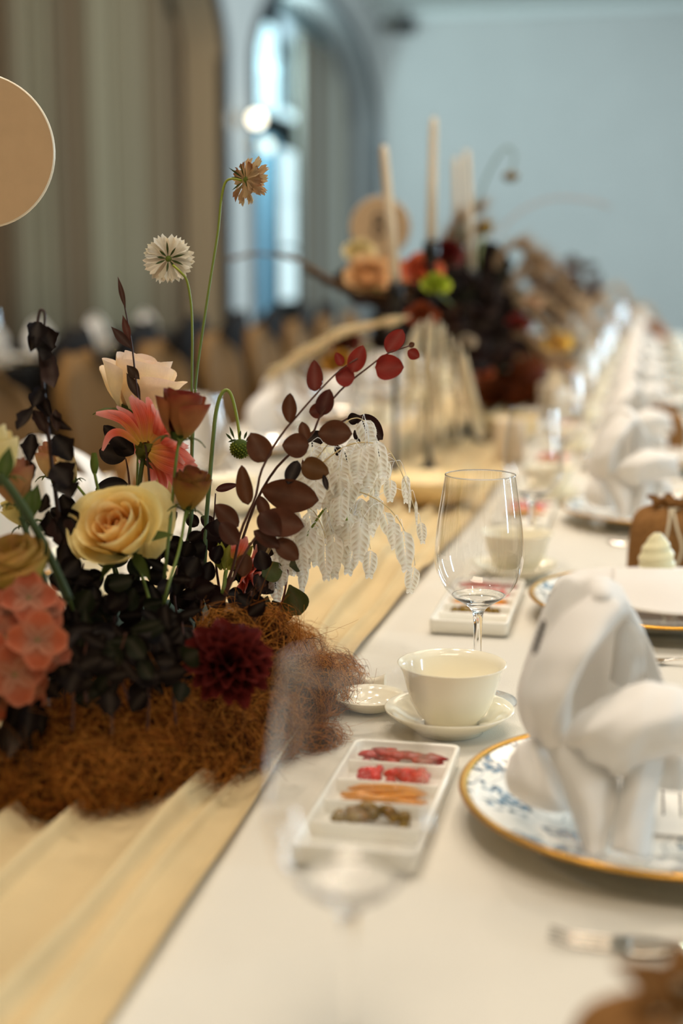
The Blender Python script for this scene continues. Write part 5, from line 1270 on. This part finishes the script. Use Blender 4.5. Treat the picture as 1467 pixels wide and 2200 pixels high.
far_rose(1195, 735, 3.6, .036, (lin('#d99a20'), lin('#ecc258'), lin('#f0cf70')), 'golden yellow bloom at the right of the second arrangement', root=R2[2])
far_rose(1145, 650, 3.5, .022, (lin('#b08a68'), lin('#caa684'), lin('#d6b898')), 'dull pink bloom among the plumes', root=R2[2])
far_rose(725, 780, 2.75, .030, (lin('#8a5a14'), lin('#b07a24'), lin('#b88a3a')), 'ochre bloom behind the red leaf tips')
far_rose(740, 735, 2.8, .030, (lin('#3a1008'), lin('#5a2014'), lin('#5a2a1c')), 'dark red bloom above the ochre one')
far_rose(1400, 715, 6.3, .06, (lin('#a8684a'), lin('#c08a68'), lin('#caa080')), 'dusty orange bloom farthest right', root=Vector((-.38, 6.0, .86)))
far_rose(1215, 790, 4.2, .03, (lin('#c98a3a'), lin('#deb06a'), lin('#e8c890')), 'pale amber bloom below the golden yellow one', root=R2[2])
far_rose(1000, 735, 2.9, .020, (lin('#8a7a68'), lin('#a08f78'), lin('#b0a088')), 'small greyish dried bloom low in the second arrangement')
# nodding pod on arched stem, and second pod
c = W(1097, 378, 3.3); t = thing('scabiosa_pod', c, 'nodding ochre seed head on the tall arched stem against the blue wall', 'flower')
mb = MB(); mb.cc = lin('#8a6a1c'); mb.lathe([(0, -.013), (.012, -.011), (.019, -.003), (.018, .003), (.008, .009), (0, .010)], c, 16).build('seed_head', M['leaf'], t)
stem(t, [R2[1], W(985, 560, 3.3), W(1020, 450, 3.3), W(1050, 370, 3.3), W(1078, 325, 3.3), W(1095, 318, 3.3), W(1105, 335, 3.3), W(1100, 370, 3.3)], .0028, .0025, lin('#5a6a58'), lin('#7b8a78'), 34)
c = W(1042, 490, 3.3); t = thing('scabiosa_pod', c, 'upright ochre seed head right of the paired candles', 'flower')
mb = MB(); mb.cc = lin('#9a7c3a'); mb.lathe([(0, -.016), (.014, -.012), (.020, 0), (.016, .012), (0, .016)], c, 16).build('seed_head', M['leaf'], t)
stem(t, [R2[1], W(1030, 600, 3.3), c], .0028, .0025)
# shallow amber glass bowls on the table
def amber(x, y, r, label):
    t = thing('rattan_tray', (x, y, TZ+.006), label, 'bowl')
    MB().lathe([(0, .002), (r*.5, 0), (r*.55, .004), (r*.85, .022), (r, .048), (r*.97, .050), (r*.8, .026), (r*.5, .010), (0, .008)], (x, y, TZ+.006), 56, wave=lambda a, rr, z: .015*math.sin(9*a)*(z/.05)).build('bowl_body', mat('honey_ceramic', lin('#f0d49a'), .35, noise=.15, nscale=30), t)
    return t
amber(-.345, 2.36, .085, 'honey coloured shallow bowl behind the hanging white grass')
amber(-.30, 3.35, .075, 'second honey coloured shallow bowl in front of the russet pot')
for (x, y, l) in [(-.50, 2.75, 'low ivory pillar candle left of the black candle stand foot'), (-.27, 2.95, 'low ivory pillar candle right of the black candle stand foot'), (-.25, 3.9, 'low ivory pillar candle beside the russet pot')]:
    t = thing('pillar_candle', (x, y, TZ+.006), l, 'candle'); MB().lathe([(0, 0), (.03, 0), (.031, .004), (.031, .085), (.028, .088), (.018, .083), (0, .082)], (x, y, TZ+.006), 32).build('wax_body', M['wax'], t)
    MB().tube([(x, y, TZ+.087), (x, y, TZ+.096)], .001, 5).build('wick', M['ink'], t)

# ------------------------------------------------------------------ chairs
def chair(x, y, rz, label, seatm, group, h=.905):
    t = thing('dining_chair', (0, 0, 0), label, 'chair', group)
    # built facing +x (back at -x), at origin
    mb = MB(); G = []
    for a in range(9):
        v = a/8; z = .46+(h-.46)*v; row = []
        for b in range(11):
            u = -1+b/5; wd = .225*(1-.55*max(0, v-.72)**1.4*6*abs(u)**3*.4) * (1 if v < .7 else math.sqrt(max(.02, 1-((v-.7)/.3)**2))*.72+.28)
            row.append((-.205-.07*v+.035*u*u, u*wd, z))
        G.append(row)
    mb.grid(G).build('backrest', seatm, t, sol=.045, loc=Vector((0, 0, 0)))
    mb = MB().box((.0, 0, .445), (.44, .45, .07)); mb.build('seat', seatm, t, loc=Vector((0, 0, 0)), bev=.02)
    for (lx, ly) in ((-.19, -.19), (-.19, .19), (.19, -.19), (.19, .19)):
        MB().tube([(lx, ly, .42), (lx*1.05, ly*1.03, 0)], [.018, .012], 8).build('leg', M['chairleg'], t, loc=Vector((0, 0, 0)))
    t.location = (x, y, 0); t.rotation_euler = (0, 0, rz); return t
proto = chair(-1.33, 3.2, 0, 'tan rounded chair back behind the cream rose', M['chair'], 'tan chairs along the left side')
for k, y in enumerate([3.84, 4.48, 5.12, 5.76, 6.4, 7.04, 7.68]):
    copy_tree(proto, loc=(-1.33, y, 0), label=['tan chair just right of the cream rose', 'tan chair behind the green pod stem'][k] if k < 2 else 'tan upholstered chair, %s along the left side of the table' % ORD[k+1])
# second table, dark
t = thing('banquet_table', (-2.95, 6.6, 0), 'second banquet table at the left in a black cloth', 'table')
MB().box((-2.95, 6.6, .735), (1.0, 5.0, .03)).build('tabletop', M['darkcloth'], t, smooth=False)
for (x, y) in ((-3.35, 4.3), (-2.55, 4.3), (-3.35, 8.9), (-2.55, 8.9)): MB().box((x, y, .36), (.05, .05, .72)).build('leg', M['chairleg'], t, smooth=False)
for s in (-1, 1): MB().box((-2.95+s*.505, 6.6, .40), (.01, 5.02, .66)).build('cloth_side', M['darkcloth'], t, smooth=False)
p2 = chair(-2.12, 4.5, R(180), 'black chair at the second table, nearest the camera', M['darkcloth'], 'black chairs at the second table', .95)
for k in range(6): copy_tree(p2, loc=(-2.12, 5.15+.65*k, 0), label='black chair at the second table, %s from the camera' % ORD[k+1])
p3 = copy_tree(p2, loc=(-3.72, 5.2, 0), label='black chair beyond the second table, against the curtain side', rz=0)
for k in range(4):
    copy_tree(p3, loc=(-3.72, 5.9+.7*k, 0), label='black chair beyond the second table, %s in its row' % ORD[k+1])
for k, (x, y) in enumerate([(-2.62, 5.3), (-2.62, 5.75), (-2.62, 6.4), (-2.62, 7.1)]):
    inst('plate', charger, x, y, 'gold-rimmed plate on the second table, %s from the camera' % ORD[k])
    napkin(x, y, 'white folded napkin on the second table, %s from the camera' % ORD[k], R(180))
for k, (x, y) in enumerate([(-2.72, 4.95), (-2.78, 5.5), (-2.9, 6.0)]):
    inst('glass', wine_glass, x, y, 'wine glass catching blue light on the second table, %s from the camera' % ORD[k])
